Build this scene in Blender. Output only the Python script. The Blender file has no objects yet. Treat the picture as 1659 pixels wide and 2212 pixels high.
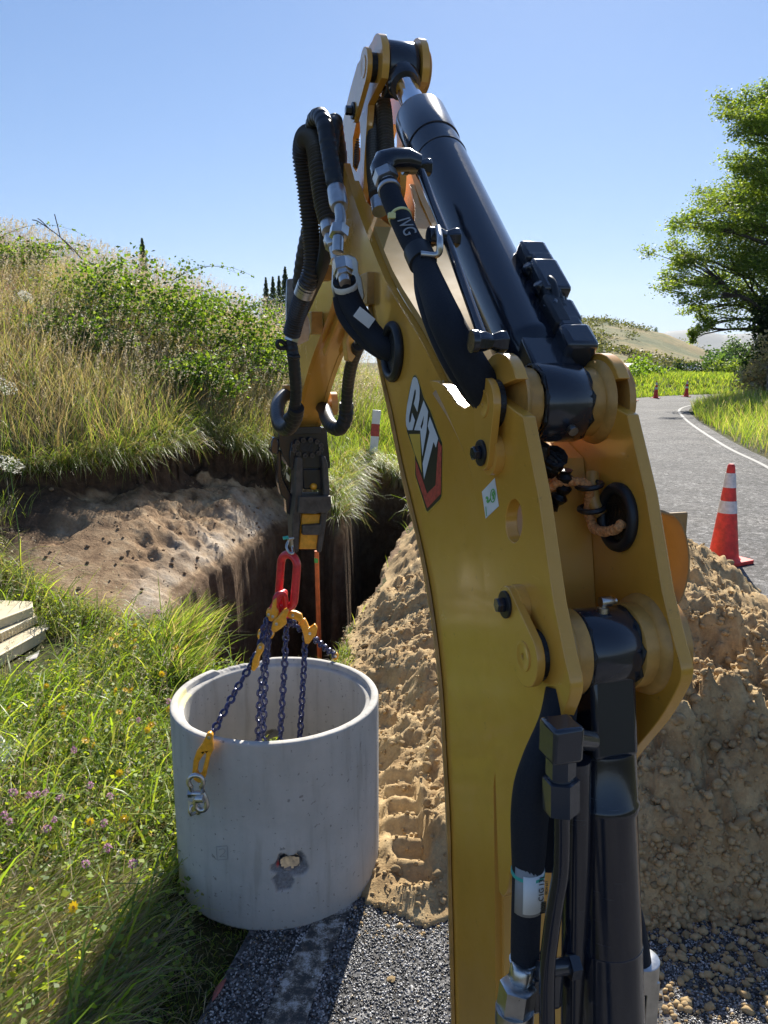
import bpy, bmesh, math, random
import numpy as np
from mathutils import Vector, Matrix
from mathutils.geometry import tessellate_polygon

random.seed(7); rng = np.random.default_rng(7)
R = math.radians
scene = bpy.context.scene
COL = scene.collection

# ---------------------------------------------------------------- camera, sky, sun, exposure
EYE = 1.85; PITCH = R(11); FPX = 1661.0        # the photo is measured on a 1659 x 2212 grid
SUN_EL = R(36); SUN_AZ = R(11)                 # azimuth clockwise from +Y
cam_d = bpy.data.cameras.new('camera'); cam = bpy.data.objects.new('camera', cam_d); COL.objects.link(cam)
cam.location = (0, 0, EYE); cam.rotation_euler = (math.pi/2 - PITCH, 0, 0)
cam_d.sensor_fit = 'VERTICAL'; cam_d.sensor_height = 24; cam_d.lens = 24*FPX/2212
cam_d.clip_start = 0.02; cam_d.clip_end = 20000
scene.camera = cam
world = bpy.data.worlds.new("World"); scene.world = world; world.use_nodes = True
wn = world.node_tree; bg = wn.nodes['Background']
sky = wn.nodes.new('ShaderNodeTexSky'); sky.sky_type = 'NISHITA'; sky.sun_disc = False
sky.sun_elevation = SUN_EL; sky.sun_rotation = SUN_AZ
sky.air_density = 1.0; sky.dust_density = 0.15; sky.ozone_density = 4.0; sky.altitude = 0
# soft shoulder so that the sky round the sun and along the horizon keeps its blue: c * tint / (1 + k c)
def vm(op, a, b):
    n = wn.nodes.new('ShaderNodeVectorMath'); n.operation = op
    for i, q in enumerate((a, b)):
        if isinstance(q, tuple): n.inputs[i].default_value = q
        else: wn.links.new(q, n.inputs[i])
    return n.outputs[0]
c_ = sky.outputs[0]
wn.links.new(vm('DIVIDE', vm('MULTIPLY', c_, (.80, .96, 1.16)), vm('ADD', vm('MULTIPLY', c_, (.072, .076, .062)), (1., 1., 1.))), bg.inputs[0]); bg.inputs[1].default_value = 0.068
sun_d = bpy.data.lights.new('sun', 'SUN'); sun = bpy.data.objects.new('sun', sun_d); COL.objects.link(sun)
sun_d.energy = 5.0; sun_d.angle = R(0.5); sun_d.color = (1, .94, .84)
sdir = Vector((math.sin(SUN_AZ)*math.cos(SUN_EL), math.cos(SUN_AZ)*math.cos(SUN_EL), math.sin(SUN_EL)))
sun.rotation_euler = sdir.to_track_quat('Z', 'Y').to_euler()
scene.view_settings.view_transform = 'Standard'; scene.view_settings.look = 'None'
scene.view_settings.gamma = 1; scene.view_settings.exposure = 1.12
scene.cycles.max_bounces = 8; scene.cycles.transparent_max_bounces = 8

# ---------------------------------------------------------------- measuring helpers
AB = R(15.5)                                   # the arm swings 15.5 degrees to the left of the view
U = Vector((-math.sin(AB), math.cos(AB), 0)); N = Vector((math.cos(AB), math.sin(AB), 0))
T0 = 0.468                                     # mid plane of the arm
def ray(px, py):
    cx = (px-829.5)/FPX; cy = (1106-py)/FPX
    return Vector((cx, math.cos(PITCH)+cy*math.sin(PITCH), -math.sin(PITCH)+cy*math.cos(PITCH)))
def hit(px, py, n, d):
    r = ray(px, py); k = d/r.dot(n); p = r*k; return Vector((p.x, p.y, p.z+EYE))
def B(px, py, t=None): return hit(px, py, N, T0 if t is None else T0+t)      # on a side plane of the arm
def Q(px, py, s): return hit(px, py, U, s)                                   # on a cross plane of the arm
def Y(px, py, y): return hit(px, py, Vector((0, 1, 0)), y)
def G(px, py, z=0.0):
    r = ray(px, py); k = (z-EYE)/r.z; return Vector((r.x*k, r.y*k, z))
def W(s, t, z): return U*s + N*(T0+t) + Vector((0, 0, z))
def sz(p): return (p.dot(U), p.z)

# ---------------------------------------------------------------- object helpers
ORG = {}
def tag(o, label=None, cat=None, group=None, kind=None):
    if label: o['label'] = label
    if cat: o['category'] = cat
    if group: o['group'] = group
    if kind: o['kind'] = kind
    return o
def thing(name, label, cat, loc=(0, 0, 0), group=None, kind=None):
    o = bpy.data.objects.new(name, None); COL.objects.link(o); o.location = loc; o.empty_display_size = .1
    ORG[o] = Vector(loc); return tag(o, label, cat, group, kind)
class MB:
    def __init__(s): s.v = []; s.f = []; s.sm = []
    def add(s, vs, fs, smooth=False):
        o = len(s.v); s.v += [tuple(v) for v in vs]; s.f += [tuple(i+o for i in f) for f in fs]; s.sm += [smooth]*len(fs); return s
    def prism(s, loops, a, b, fn):
        """loops: outline then holes, 2-D; fn(u, v, depth) -> 3-D; a, b the two depths"""
        if not isinstance(loops[0][0], (tuple, list, Vector)): loops = [loops]
        area = sum(p[0]*q[1]-q[0]*p[1] for p, q in zip(loops[0], loops[0][1:]+loops[0][:1]))
        tri = tessellate_polygon([[Vector((p[0], p[1], 0)) for p in l] for l in loops])
        pts = [p for l in loops for p in l]; n = len(pts)
        vs = [fn(p[0], p[1], a) for p in pts]+[fn(p[0], p[1], b) for p in pts]
        fs = [tuple(t) for t in tri]+[tuple(i+n for i in reversed(t)) for t in tri]
        o = 0
        for l in loops:
            m = len(l)
            for i in range(m): fs.append((o+i, o+(i+1) % m, o+(i+1) % m+n, o+i+n))
            o += m
        return s.add(vs, fs)
    def box(s, c, ax, h):
        c = Vector(c); vs = []
        for i in (-1, 1):
            for j in (-1, 1):
                for k in (-1, 1): vs.append(c+ax[0]*h[0]*i+ax[1]*h[1]*j+ax[2]*h[2]*k)
        return s.add(vs, [(0, 1, 3, 2), (4, 6, 7, 5), (0, 4, 5, 1), (2, 3, 7, 6), (0, 2, 6, 4), (1, 5, 7, 3)])
    def tube(s, path, rad, seg=14, closed=False, caps=True, tw=None):
        P = [Vector(p) for p in path]; n = len(P)
        if not callable(rad): r0 = rad; rad = (lambda i: r0) if not isinstance(r0, (list, tuple)) else (lambda i: r0[i])
        T = []
        for i in range(n):
            a = P[i-1] if (i > 0 or closed) else P[i]; b = P[(i+1) % n] if (i < n-1 or closed) else P[i]
            T.append((b-a).normalized())
        u = T[0].orthogonal().normalized(); vs = []; fs = []
        for i in range(n):
            u = (u-T[i]*u.dot(T[i])).normalized(); w = T[i].cross(u)
            for k in range(seg):
                a = 2*math.pi*k/seg; vs.append(P[i]+(u*math.cos(a)+w*math.sin(a))*rad(i))
        m = n if closed else n-1
        for i in range(m):
            for k in range(seg):
                j = (i+1) % n; fs.append((i*seg+k, i*seg+(k+1) % seg, j*seg+(k+1) % seg, j*seg+k))
        s.add(vs, fs, True)
        if caps and not closed:
            o = len(s.v)-len(vs)
            s.f += [tuple(o+k for k in reversed(range(seg))), tuple(o+(n-1)*seg+k for k in range(seg))]; s.sm += [False]*2
        return s
    def lathe(s, prof, c, ax, seg=32, flat=False, sweep=None):
        """prof: list of (distance along ax, radius)"""
        c = Vector(c); ax = Vector(ax).normalized(); u = ax.orthogonal().normalized() if sweep is None else sweep; w = ax.cross(u)
        vs = []; fs = []; n = len(prof)
        for (d, r) in prof:
            for k in range(seg):
                a = 2*math.pi*k/seg; vs.append(c+ax*d+(u*math.cos(a)+w*math.sin(a))*r)
        for i in range(n-1):
            for k in range(seg): fs.append((i*seg+k, i*seg+(k+1) % seg, (i+1)*seg+(k+1) % seg, (i+1)*seg+k))
        s.add(vs, fs, not flat)
        o = len(s.v)-len(vs)
        s.f += [tuple(o+k for k in reversed(range(seg))), tuple(o+(n-1)*seg+k for k in range(seg))]; s.sm += [False]*2
        return s
    def build(s, name, mat, parent=None, bevel=0, org=None, shift=None):
        o0 = Vector((0, 0, 0))
        if parent is not None:
            q = parent
            while q.parent: q = q.parent
            o0 = ORG.get(q, Vector((0, 0, 0)))
        elif org is not None: o0 = Vector(org)
        me = bpy.data.meshes.new(name)
        me.from_pydata([(v[0]-o0[0], v[1]-o0[1], v[2]-o0[2]) for v in s.v], [], s.f)
        me.polygons.foreach_set('use_smooth', s.sm); me.update()
        bm = bmesh.new(); bm.from_mesh(me); bmesh.ops.recalc_face_normals(bm, faces=bm.faces); bm.to_mesh(me); bm.free()
        if mat: me.materials.append(mat)
        o = bpy.data.objects.new(name, me); COL.objects.link(o)
        if parent is not None: o.parent = parent
        elif org is not None: o.location = org; ORG[o] = Vector(org)
        if bevel:
            m = o.modifiers.new('b', 'BEVEL'); m.width = bevel; m.segments = 2; m.limit_method = 'ANGLE'; m.angle_limit = R(35); m.harden_normals = False
            for p in me.polygons: p.use_smooth = True
            try: me.set_sharp_from_angle(angle=R(35))
            except Exception: pass
        else:
            try: me.set_sharp_from_angle(angle=R(50))
            except Exception: pass
        return o
def spline(pts, n=12, closed=False):
    P = [Vector(p) for p in pts]; out = []
    m = len(P); rngi = range(m if closed else m-1)
    for i in rngi:
        p0 = P[(i-1) % m] if (closed or i > 0) else P[0]*2-P[1]; p1 = P[i]; p2 = P[(i+1) % m]
        p3 = P[(i+2) % m] if (closed or i+2 < m) else P[-1]*2-P[-2]
        for k in range(n):
            t = k/n; out.append(.5*((2*p1)+(p2-p0)*t+(2*p0-5*p1+4*p2-p3)*t*t+(3*p1-p0-3*p2+p3)*t**3))
    if not closed: out.append(P[-1])
    return out
def resample(P, d):
    L = [0]
    for a, b in zip(P, P[1:]): L.append(L[-1]+(b-a).length)
    n = max(2, int(L[-1]/d)); out = []; j = 0
    for i in range(n+1):
        x = L[-1]*i/n
        while j < len(P)-2 and L[j+1] < x: j += 1
        f = (x-L[j])/max(1e-9, L[j+1]-L[j]); out.append(P[j].lerp(P[j+1], min(1, f)))
    return out
def npmesh(name, v, f, mat, col=None, parent=None, smooth=False, loc=None):
    """v (n,3), f (m,k) arrays; faces all of one size"""
    me = bpy.data.meshes.new(name); v = np.asarray(v, np.float32); f = np.asarray(f, np.int32)
    me.vertices.add(len(v)); me.vertices.foreach_set('co', v.ravel())
    k = f.shape[1]; me.loops.add(f.size); me.loops.foreach_set('vertex_index', f.ravel())
    me.polygons.add(len(f)); me.polygons.foreach_set('loop_start', np.arange(0, f.size, k, dtype=np.int32))
    me.update(calc_edges=True)
    if smooth: me.polygons.foreach_set('use_smooth', np.ones(len(f), bool))
    if col is not None:
        a = me.color_attributes.new('Col', 'FLOAT_COLOR', 'POINT'); c = np.ones((len(v), 4), np.float32); c[:, :col.shape[1]] = col
        a.data.foreach_set('color', c.ravel())
    me.materials.append(mat); me.validate()
    o = bpy.data.objects.new(name, me); COL.objects.link(o)
    if parent is not None: o.parent = parent
    if loc is not None: o.location = loc
    return o

# ---------------------------------------------------------------- noise
def vnoise(x, y, seed=0):
    x = np.asarray(x, float); y = np.asarray(y, float)
    xi = np.floor(x).astype(np.int64); yi = np.floor(y).astype(np.int64); fx = x-xi; fy = y-yi
    fx = fx*fx*(3-2*fx); fy = fy*fy*(3-2*fy)
    def h(a, b):
        n = (a*374761393+b*668265263+seed*1442695041) & 0xffffffff
        n = ((n ^ (n >> 13))*1274126177) & 0xffffffff
        return ((n ^ (n >> 16)) & 0xffff)/65535.0
    return (h(xi, yi)*(1-fx)+h(xi+1, yi)*fx)*(1-fy)+(h(xi, yi+1)*(1-fx)+h(xi+1, yi+1)*fx)*fy
def fbm(x, y, o=4, seed=0):
    s = 0; a = .5; t = 0
    for i in range(o): s = s+a*vnoise(x*2**i, y*2**i, seed+i*17); t += a; a *= .5
    return s/t-.5
def sstep(a, b, x): t = np.clip((x-a)/(b-a), 0, 1); return t*t*(3-2*t)
def sdpoly(x, y, poly):
    x = np.asarray(x, float); y = np.asarray(y, float)
    d = np.full(x.shape, 1e18); ins = np.zeros(x.shape, bool); n = len(poly)
    for i in range(n):
        ax, ay = poly[i]; bx, by = poly[(i+1) % n]; ex, ey = bx-ax, by-ay
        t = np.clip(((x-ax)*ex+(y-ay)*ey)/(ex*ex+ey*ey), 0, 1)
        d = np.minimum(d, (x-ax-t*ex)**2+(y-ay-t*ey)**2)
        c = ((ay > y) != (by > y)); ins ^= c & (x < (bx-ax)*(y-ay)/((by-ay) if by != ay else 1e-9)+ax)
    return np.where(ins, -1, 1)*np.sqrt(d)

# ---------------------------------------------------------------- materials
def mat(name): m = bpy.data.materials.new(name); m.use_nodes = True; return m, m.node_tree, m.node_tree.nodes['Principled BSDF']
def node(nt, typ, **kw):
    n = nt.nodes.new(typ)
    for k, v in kw.items():
        if k.startswith('i_'):
            key = k[2:]; key = int(key) if key.isdigit() else key.replace('_', ' ')
            n.inputs[key].default_value = v
        else: setattr(n, k, v)
    return n
def ramp(nt, src, stops):
    r = nt.nodes.new('ShaderNodeValToRGB'); e = r.color_ramp.elements
    while len(e) < len(stops): e.new(.5)
    for i, (p, c) in enumerate(stops): e[i].position = p; e[i].color = (*c, 1) if len(c) == 3 else c
    nt.links.new(src, r.inputs[0]); return r
def noisecol(nt, scale, stops, detail=5, rough=.6, coord='Object', dist=0):
    tc = nt.nodes.new('ShaderNodeTexCoord'); n = node(nt, 'ShaderNodeTexNoise'); n.inputs['Scale'].default_value = scale
    n.inputs['Detail'].default_value = detail; n.inputs['Roughness'].default_value = rough; n.inputs['Distortion'].default_value = dist
    nt.links.new(tc.outputs[coord], n.inputs['Vector']); return n, ramp(nt, n.outputs['Fac'], stops)
def bump(nt, p, src, strength=.3, dist=.002, prev=None):
    b = nt.nodes.new('ShaderNodeBump'); b.inputs['Strength'].default_value = strength; b.inputs['Distance'].default_value = dist
    nt.links.new(src, b.inputs['Height'])
    if prev: nt.links.new(prev.outputs[0], b.inputs['Normal'])
    nt.links.new(b.outputs[0], p.inputs['Normal']); return b
def simple(name, col, rough=.5, metal=0, coat=0, var=.15, nscale=30, bstr=.15, bdist=.001, spec=.5):
    m, nt, p = mat(name)
    c0 = tuple(max(0, c*(1-var)) for c in col); c1 = tuple(min(1, c*(1+var)) for c in col)
    n, r = noisecol(nt, nscale, [(.3, c0), (.7, c1)])
    nt.links.new(r.outputs[0], p.inputs['Base Color']); p.inputs['Roughness'].default_value = rough
    p.inputs['Metallic'].default_value = metal; p.inputs['Coat Weight'].default_value = coat; p.inputs['Coat Roughness'].default_value = .12
    p.inputs['Specular IOR Level'].default_value = spec
    rr = node(nt, 'ShaderNodeMapRange'); rr.inputs['To Min'].default_value = rough*.75; rr.inputs['To Max'].default_value = min(1, rough*1.3)
    nt.links.new(n.outputs['Fac'], rr.inputs['Value']); nt.links.new(rr.outputs[0], p.inputs['Roughness'])
    if bstr: bump(nt, p, n.outputs['Fac'], bstr, bdist)
    return m
def paint(name, col, dirt=(.10, .06, .03), rough=.33, amount=.5):
    """machine paint: orange peel, dust and small scuffs"""
    m, nt, p = mat(name); L = nt.links
    tc = node(nt, 'ShaderNodeTexCoord')
    n1 = node(nt, 'ShaderNodeTexNoise'); n1.inputs['Scale'].default_value = 7; n1.inputs['Detail'].default_value = 8; n1.inputs['Roughness'].default_value = .65
    n2 = node(nt, 'ShaderNodeTexNoise'); n2.inputs['Scale'].default_value = 260; n2.inputs['Detail'].default_value = 2
    n3 = node(nt, 'ShaderNodeTexNoise'); n3.inputs['Scale'].default_value = 55; n3.inputs['Detail'].default_value = 6; n3.inputs['Roughness'].default_value = .8
    for n in (n1, n2, n3): L.new(tc.outputs['Object'], n.inputs['Vector'])
    base = ramp(nt, n1.outputs['Fac'], [(.3, tuple(c*.88 for c in col)), (.7, tuple(min(1, c*1.06) for c in col))])
    spots = ramp(nt, n3.outputs['Fac'], [(.63, (0, 0, 0)), (.70, (amount, amount, amount))])
    mx = node(nt, 'ShaderNodeMix', data_type='RGBA'); L.new(spots.outputs[0], mx.inputs[0]); L.new(base.outputs[0], mx.inputs[6]); mx.inputs[7].default_value = (*dirt, 1)
    # worn corners, hairline scratches and a film of dust
    ge = node(nt, 'ShaderNodeNewGeometry'); pt = ramp(nt, ge.outputs['Pointiness'], [(.52, (0, 0, 0)), (.60, (.55, .55, .55))])
    mp = node(nt, 'ShaderNodeMapping'); mp.inputs['Scale'].default_value = (3, 3, 60); mp.inputs['Rotation'].default_value = (.5, .9, .3); L.new(tc.outputs['Object'], mp.inputs[0])
    sc_ = node(nt, 'ShaderNodeTexNoise'); sc_.inputs['Scale'].default_value = 9; sc_.inputs['Detail'].default_value = 3; L.new(mp.outputs[0], sc_.inputs[0])
    sr = ramp(nt, sc_.outputs['Fac'], [(.685, (0, 0, 0)), (.70, (.35, .35, .35))])
    ad = node(nt, 'ShaderNodeMath', operation='MAXIMUM'); L.new(pt.outputs[0], ad.inputs[0]); L.new(sr.outputs[0], ad.inputs[1])
    wr = node(nt, 'ShaderNodeMix', data_type='RGBA'); L.new(ad.outputs[0], wr.inputs[0]); L.new(mx.outputs[2], wr.inputs[6]); wr.inputs[7].default_value = (min(1, col[0]*1.1+.05), min(1, col[1]*1.1+.05), min(1, col[2]*1.1+.05), 1)
    du = ramp(nt, n1.outputs['Fac'], [(.46, (0, 0, 0)), (.74, (.16, .16, .16))])
    dm = node(nt, 'ShaderNodeMix', data_type='RGBA'); L.new(du.outputs[0], dm.inputs[0]); L.new(wr.outputs[2], dm.inputs[6]); dm.inputs[7].default_value = (.34, .26, .15, 1) if col[0] > .1 else (.022, .022, .024, 1)
    L.new(dm.outputs[2], p.inputs['Base Color'])
    rr = node(nt, 'ShaderNodeMapRange'); rr.inputs['To Min'].default_value = rough*.8; rr.inputs['To Max'].default_value = rough*1.5
    L.new(n1.outputs['Fac'], rr.inputs['Value']); L.new(rr.outputs[0], p.inputs['Roughness'])
    p.inputs['Coat Weight'].default_value = .4; p.inputs['Coat Roughness'].default_value = .08
    b = bump(nt, p, n2.outputs['Fac'], .12, .0006); bump(nt, p, n1.outputs['Fac'], .15, .003, b)
    return m
M = {}
M['yellow'] = paint('yellow_paint', (.70, .345, .045), rough=.22)
M['guardyellow'] = simple('dull_yellow_sheet', (.30, .19, .07), .55, 0, var=.15, nscale=12, bstr=.1)
M['dustydimyellow'] = simple('dusty_dimmed_yellow_paint', (.46, .27, .07), .7, 0, var=.12, nscale=9, bstr=.1)  # dusty top plate, its colour also darkened to hold down sun glare
M['black'] = paint('black_paint', (.007, .010, .020), dirt=(.03, .028, .025), rough=.15, amount=.2)
M['steel'] = simple('zinc_plated_steel', (.55, .54, .52), .3, 1, nscale=60)
M['chrome'] = simple('chrome_rod', (.75, .77, .8), .08, 1, var=.03, bstr=0)
M['cast'] = simple('dirty_cast_steel', (.10, .085, .07), .6, .5, var=.4, nscale=40, bstr=.5)
M['rubber'] = simple('black_rubber', (.012, .013, .016), .45, 0, nscale=80)
M['sheath'] = simple('woven_sheath', (.006, .008, .015), .85, 0, nscale=400, bstr=.6)
M['guard'] = simple('spring_guard_plastic', (.05, .045, .042), .38, 0, nscale=60)
M['bronze'] = simple('worn_boss_paint', (.50, .26, .06), .4, 0, coat=.1, nscale=25, var=.3)
M['grease'] = simple('black_grease_and_hole', (.006, .006, .006), .3, 0, nscale=90, bstr=1, bdist=.004)
M['hookyellow'] = simple('orange_yellow_hook_paint', (.80, .36, .02), .35, 0, coat=.3, nscale=60, var=.2)
M['linkred'] = simple('red_link_paint', (.62, .025, .03), .35, 0, coat=.3, nscale=60, var=.25)
M['chainblue'] = simple('dark_blue_chain_paint', (.028, .035, .11), .3, .3, coat=.3, nscale=90, var=.3)
M['cream'] = simple('cream_decal', (.75, .68, .45), .4, nscale=40, var=.05)
M['white'] = simple('white_film', (.78, .78, .76), .4, nscale=20, var=.06)
M['letterwhite'] = simple('letter_film', (.70, .72, .74), .35, nscale=20, var=.04, bstr=0)
M['decalblack'] = simple('black_film', (.02, .022, .014), .4, nscale=120, var=.4, bstr=0)
M['decalred'] = simple('red_film', (.50, .07, .05), .4, nscale=150, var=.35, bstr=0)
M['decalyellow'] = simple('yellow_film', (.66, .42, .06), .4, nscale=20, var=.08, bstr=0)
M['green'] = simple('green_print', (.10, .42, .08), .5, nscale=20, var=.05, bstr=0)
M['grey'] = simple('grey_print', (.31, .30, .29), .6, nscale=20, var=.05, bstr=0)
M['teal'] = simple('teal_band', (.05, .42, .33), .5, nscale=20, var=.05)
M['rope'] = simple('orange_braided_rope', (.62, .28, .10), .75, nscale=300, var=.4, bstr=.8)
M['tie'] = simple('pale_yellow_cable_tie', (.75, .70, .30), .5, nscale=40, var=.05)
M['conered'] = simple('red_cone_plastic', (.66, .04, .03), .5, nscale=14, var=.35)
M['palesand'] = simple('pale_sand', (.62, .55, .42), .9, nscale=60, var=.2, bstr=.6, bdist=.004)
M['fadedred'] = simple('faded_red_reflector', (.45, .07, .05), .6, nscale=30, var=.3)
M['conewhite'] = simple('reflective_sleeve', (.62, .60, .62), .4, nscale=30, var=.2)
M['orange'] = simple('orange_plastic', (.70, .16, .04), .5, nscale=30, var=.2)
M['boxcream'] = simple('cream_plastic', (.62, .53, .36), .5, nscale=18, var=.08)
M['paper'] = simple('grey_card', (.50, .47, .44), .85, nscale=14, var=.2, bstr=.5, bdist=.01)
M['wood'] = simple('weathered_wood', (.16, .13, .10), .85, nscale=30, var=.3, bstr=.5)
M['bark'] = simple('bark', (.07, .055, .045), .9, nscale=14, var=.4, bstr=.8, bdist=.02)
M['wall'] = simple('pale_weatherboard', (.6, .62, .66), .6, nscale=2, var=.05)
M['roof'] = simple('grey_roof', (.35, .37, .4), .5, nscale=2, var=.1)
M['glass'] = simple('window_glass', (.03, .04, .05), .1, nscale=2, var=.1, bstr=0)
M['deadleaf'] = simple('dead_leaf', (.30, .09, .07), .6, nscale=60, var=.3)

def concrete_mat():
    m, nt, p = mat('cast_concrete'); L = nt.links
    tc = node(nt, 'ShaderNodeTexCoord'); at = node(nt, 'ShaderNodeAttribute', attribute_name='Col')
    n1, r1 = noisecol(nt, 5, [(.3, (.39, .375, .34)), (.7, (.49, .47, .43))], 8, .65)
    mp = node(nt, 'ShaderNodeMapping'); mp.inputs['Scale'].default_value = (6, 6, .7); L.new(tc.outputs['Object'], mp.inputs[0])
    st = node(nt, 'ShaderNodeTexNoise'); st.inputs['Scale'].default_value = 5; st.inputs['Detail'].default_value = 6; L.new(mp.outputs[0], st.inputs[0])
    rs = ramp(nt, st.outputs['Fac'], [(.30, (.84, .83, .81)), (.45, (1, 1, 1)), (.66, (1.05, 1.05, 1.05))])
    mx = node(nt, 'ShaderNodeMix', data_type='RGBA', blend_type='MULTIPLY'); mx.inputs[0].default_value = 1
    L.new(r1.outputs[0], mx.inputs[6]); L.new(rs.outputs[0], mx.inputs[7])
    sp = node(nt, 'ShaderNodeTexNoise'); sp.inputs['Scale'].default_value = 62; sp.inputs['Detail'].default_value = 3; L.new(tc.outputs['Object'], sp.inputs[0])
    rp = ramp(nt, sp.outputs['Fac'], [(.655, (0, 0, 0)), (.70, (.7, .7, .7))])
    m2 = node(nt, 'ShaderNodeMix', data_type='RGBA'); L.new(rp.outputs[0], m2.inputs[0]); L.new(mx.outputs[2], m2.inputs[6]); m2.inputs[7].default_value = (.16, .15, .14, 1)
    # chipped area (attribute R), fresh rough aggregate; yellow paint mark (G)
    nb, rb = noisecol(nt, 90, [(.35, (.13, .13, .13)), (.65, (.27, .27, .28))], 6, .8)
    sep = node(nt, 'ShaderNodeSeparateColor'); L.new(at.outputs['Color'], sep.inputs[0])
    m3 = node(nt, 'ShaderNodeMix', data_type='RGBA'); L.new(sep.outputs[0], m3.inputs[0]); L.new(m2.outputs[2], m3.inputs[6]); L.new(rb.outputs[0], m3.inputs[7])
    m4 = node(nt, 'ShaderNodeMix', data_type='RGBA'); L.new(sep.outputs[1], m4.inputs[0]); L.new(m3.outputs[2], m4.inputs[6]); m4.inputs[7].default_value = (.75, .68, .32, 1)
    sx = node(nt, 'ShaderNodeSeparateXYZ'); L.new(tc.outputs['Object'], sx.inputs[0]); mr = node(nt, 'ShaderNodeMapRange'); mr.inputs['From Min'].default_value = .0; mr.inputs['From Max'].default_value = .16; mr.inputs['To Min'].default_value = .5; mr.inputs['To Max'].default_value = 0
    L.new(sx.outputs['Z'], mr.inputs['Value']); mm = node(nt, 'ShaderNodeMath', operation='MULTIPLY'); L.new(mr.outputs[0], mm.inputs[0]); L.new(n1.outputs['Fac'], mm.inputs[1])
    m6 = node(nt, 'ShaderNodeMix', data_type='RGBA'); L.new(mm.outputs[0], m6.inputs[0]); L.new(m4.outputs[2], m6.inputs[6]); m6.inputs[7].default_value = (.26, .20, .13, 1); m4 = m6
    m5 = node(nt, 'ShaderNodeMix', data_type='RGBA'); L.new(sep.outputs[2], m5.inputs[0]); L.new(m4.outputs[2], m5.inputs[6]); m5.inputs[7].default_value = (.5, .05, .05, 1)
    L.new(m5.outputs[2], p.inputs['Base Color']); p.inputs['Roughness'].default_value = .82
    b = bump(nt, p, nb.outputs['Fac'], .35, .0015); bump(nt, p, sp.outputs['Fac'], .25, .003, b)
    return m
M['concrete'] = concrete_mat()

def soil_mat(name, stops, scale=9, bstr=.9, bdist=.02, fine=60):
    m, nt, p = mat(name); L = nt.links
    n1, r1 = noisecol(nt, scale, stops, 8, .7)
    n2 = node(nt, 'ShaderNodeTexNoise'); n2.inputs['Scale'].default_value = fine; n2.inputs['Detail'].default_value = 8; n2.inputs['Roughness'].default_value = .75
    L.new(n1.inputs['Vector'].links[0].from_socket, n2.inputs['Vector'])
    rr = ramp(nt, n2.outputs['Fac'], [(.3, (.72, .72, .72)), (.7, (1.15, 1.15, 1.15))])
    mx = node(nt, 'ShaderNodeMix', data_type='RGBA', blend_type='MULTIPLY'); mx.inputs[0].default_value = 1
    L.new(r1.outputs[0], mx.inputs[6]); L.new(rr.outputs[0], mx.inputs[7]); L.new(mx.outputs[2], p.inputs['Base Color'])
    p.inputs['Roughness'].default_value = .95; p.inputs['Specular IOR Level'].default_value = .2
    b = bump(nt, p, n1.outputs['Fac'], bstr*.6, bdist); bump(nt, p, n2.outputs['Fac'], bstr, bdist*.35, b)
    return m
M['clay'] = soil_mat('tan_clay', [(.25, (.26, .165, .08)), (.45, (.42, .29, .145)), (.6, (.52, .38, .20)), (.75, (.60, .47, .28))], scale=6)
M['clod'] = soil_mat('tan_clod', [(.25, (.32, .21, .10)), (.75, (.56, .42, .23))], scale=25, bdist=.01)

M['cutclod'] = soil_mat('cut_clod', [(.25, (.16, .10, .06)), (.75, (.36, .26, .16))], scale=20, bdist=.01)
def ground_mat():
    """vertex colour R: bare cut earth, G: depth below the turf, B: pale subsoil"""
    m, nt, p = mat('ground_soil'); L = nt.links
    at = node(nt, 'ShaderNodeAttribute', attribute_name='Col'); sep = node(nt, 'ShaderNodeSeparateColor'); L.new(at.outputs['Color'], sep.inputs[0])
    n1, turf = noisecol(nt, 3.0, [(.3, (.035, .04, .015)), (.55, (.07, .07, .025)), (.75, (.13, .11, .05))], 8, .7)
    n2, cut = noisecol(nt, 5.0, [(.33, (.14, .085, .05)), (.45, (.30, .195, .11)), (.55, (.42, .29, .17)), (.68, (.56, .43, .28))], 10, .72)
    n3, top = noisecol(nt, 12, [(.3, (.045, .028, .018)), (.7, (.13, .082, .052))], 8, .7)
    n4, pale = noisecol(nt, 8, [(.3, (.30, .22, .14)), (.60, (.66, .60, .50))], 8, .75)
    def mix(f, a, b):
        x = node(nt, 'ShaderNodeMix', data_type='RGBA'); L.new(f, x.inputs[0]); L.new(a, x.inputs[6]); L.new(b, x.inputs[7]); return x.outputs[2]
    c = mix(sep.outputs[2], cut.outputs[0], pale.outputs[0])
    c = mix(sep.outputs[1], c, top.outputs[0])
    c = mix(sep.outputs[0], turf.outputs[0], c)
    L.new(c, p.inputs['Base Color']); p.inputs['Roughness'].default_value = .95; p.inputs['Specular IOR Level'].default_value = .15
    n5 = node(nt, 'ShaderNodeTexNoise'); n5.inputs['Scale'].default_value = 45; n5.inputs['Detail'].default_value = 8; n5.inputs['Roughness'].default_value = .75
    L.new(n1.inputs['Vector'].links[0].from_socket, n5.inputs['Vector'])
    b = bump(nt, p, n2.outputs['Fac'], .8, .05); bump(nt, p, n5.outputs['Fac'], .8, .012, b)
    return m
M['ground'] = ground_mat()

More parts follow.
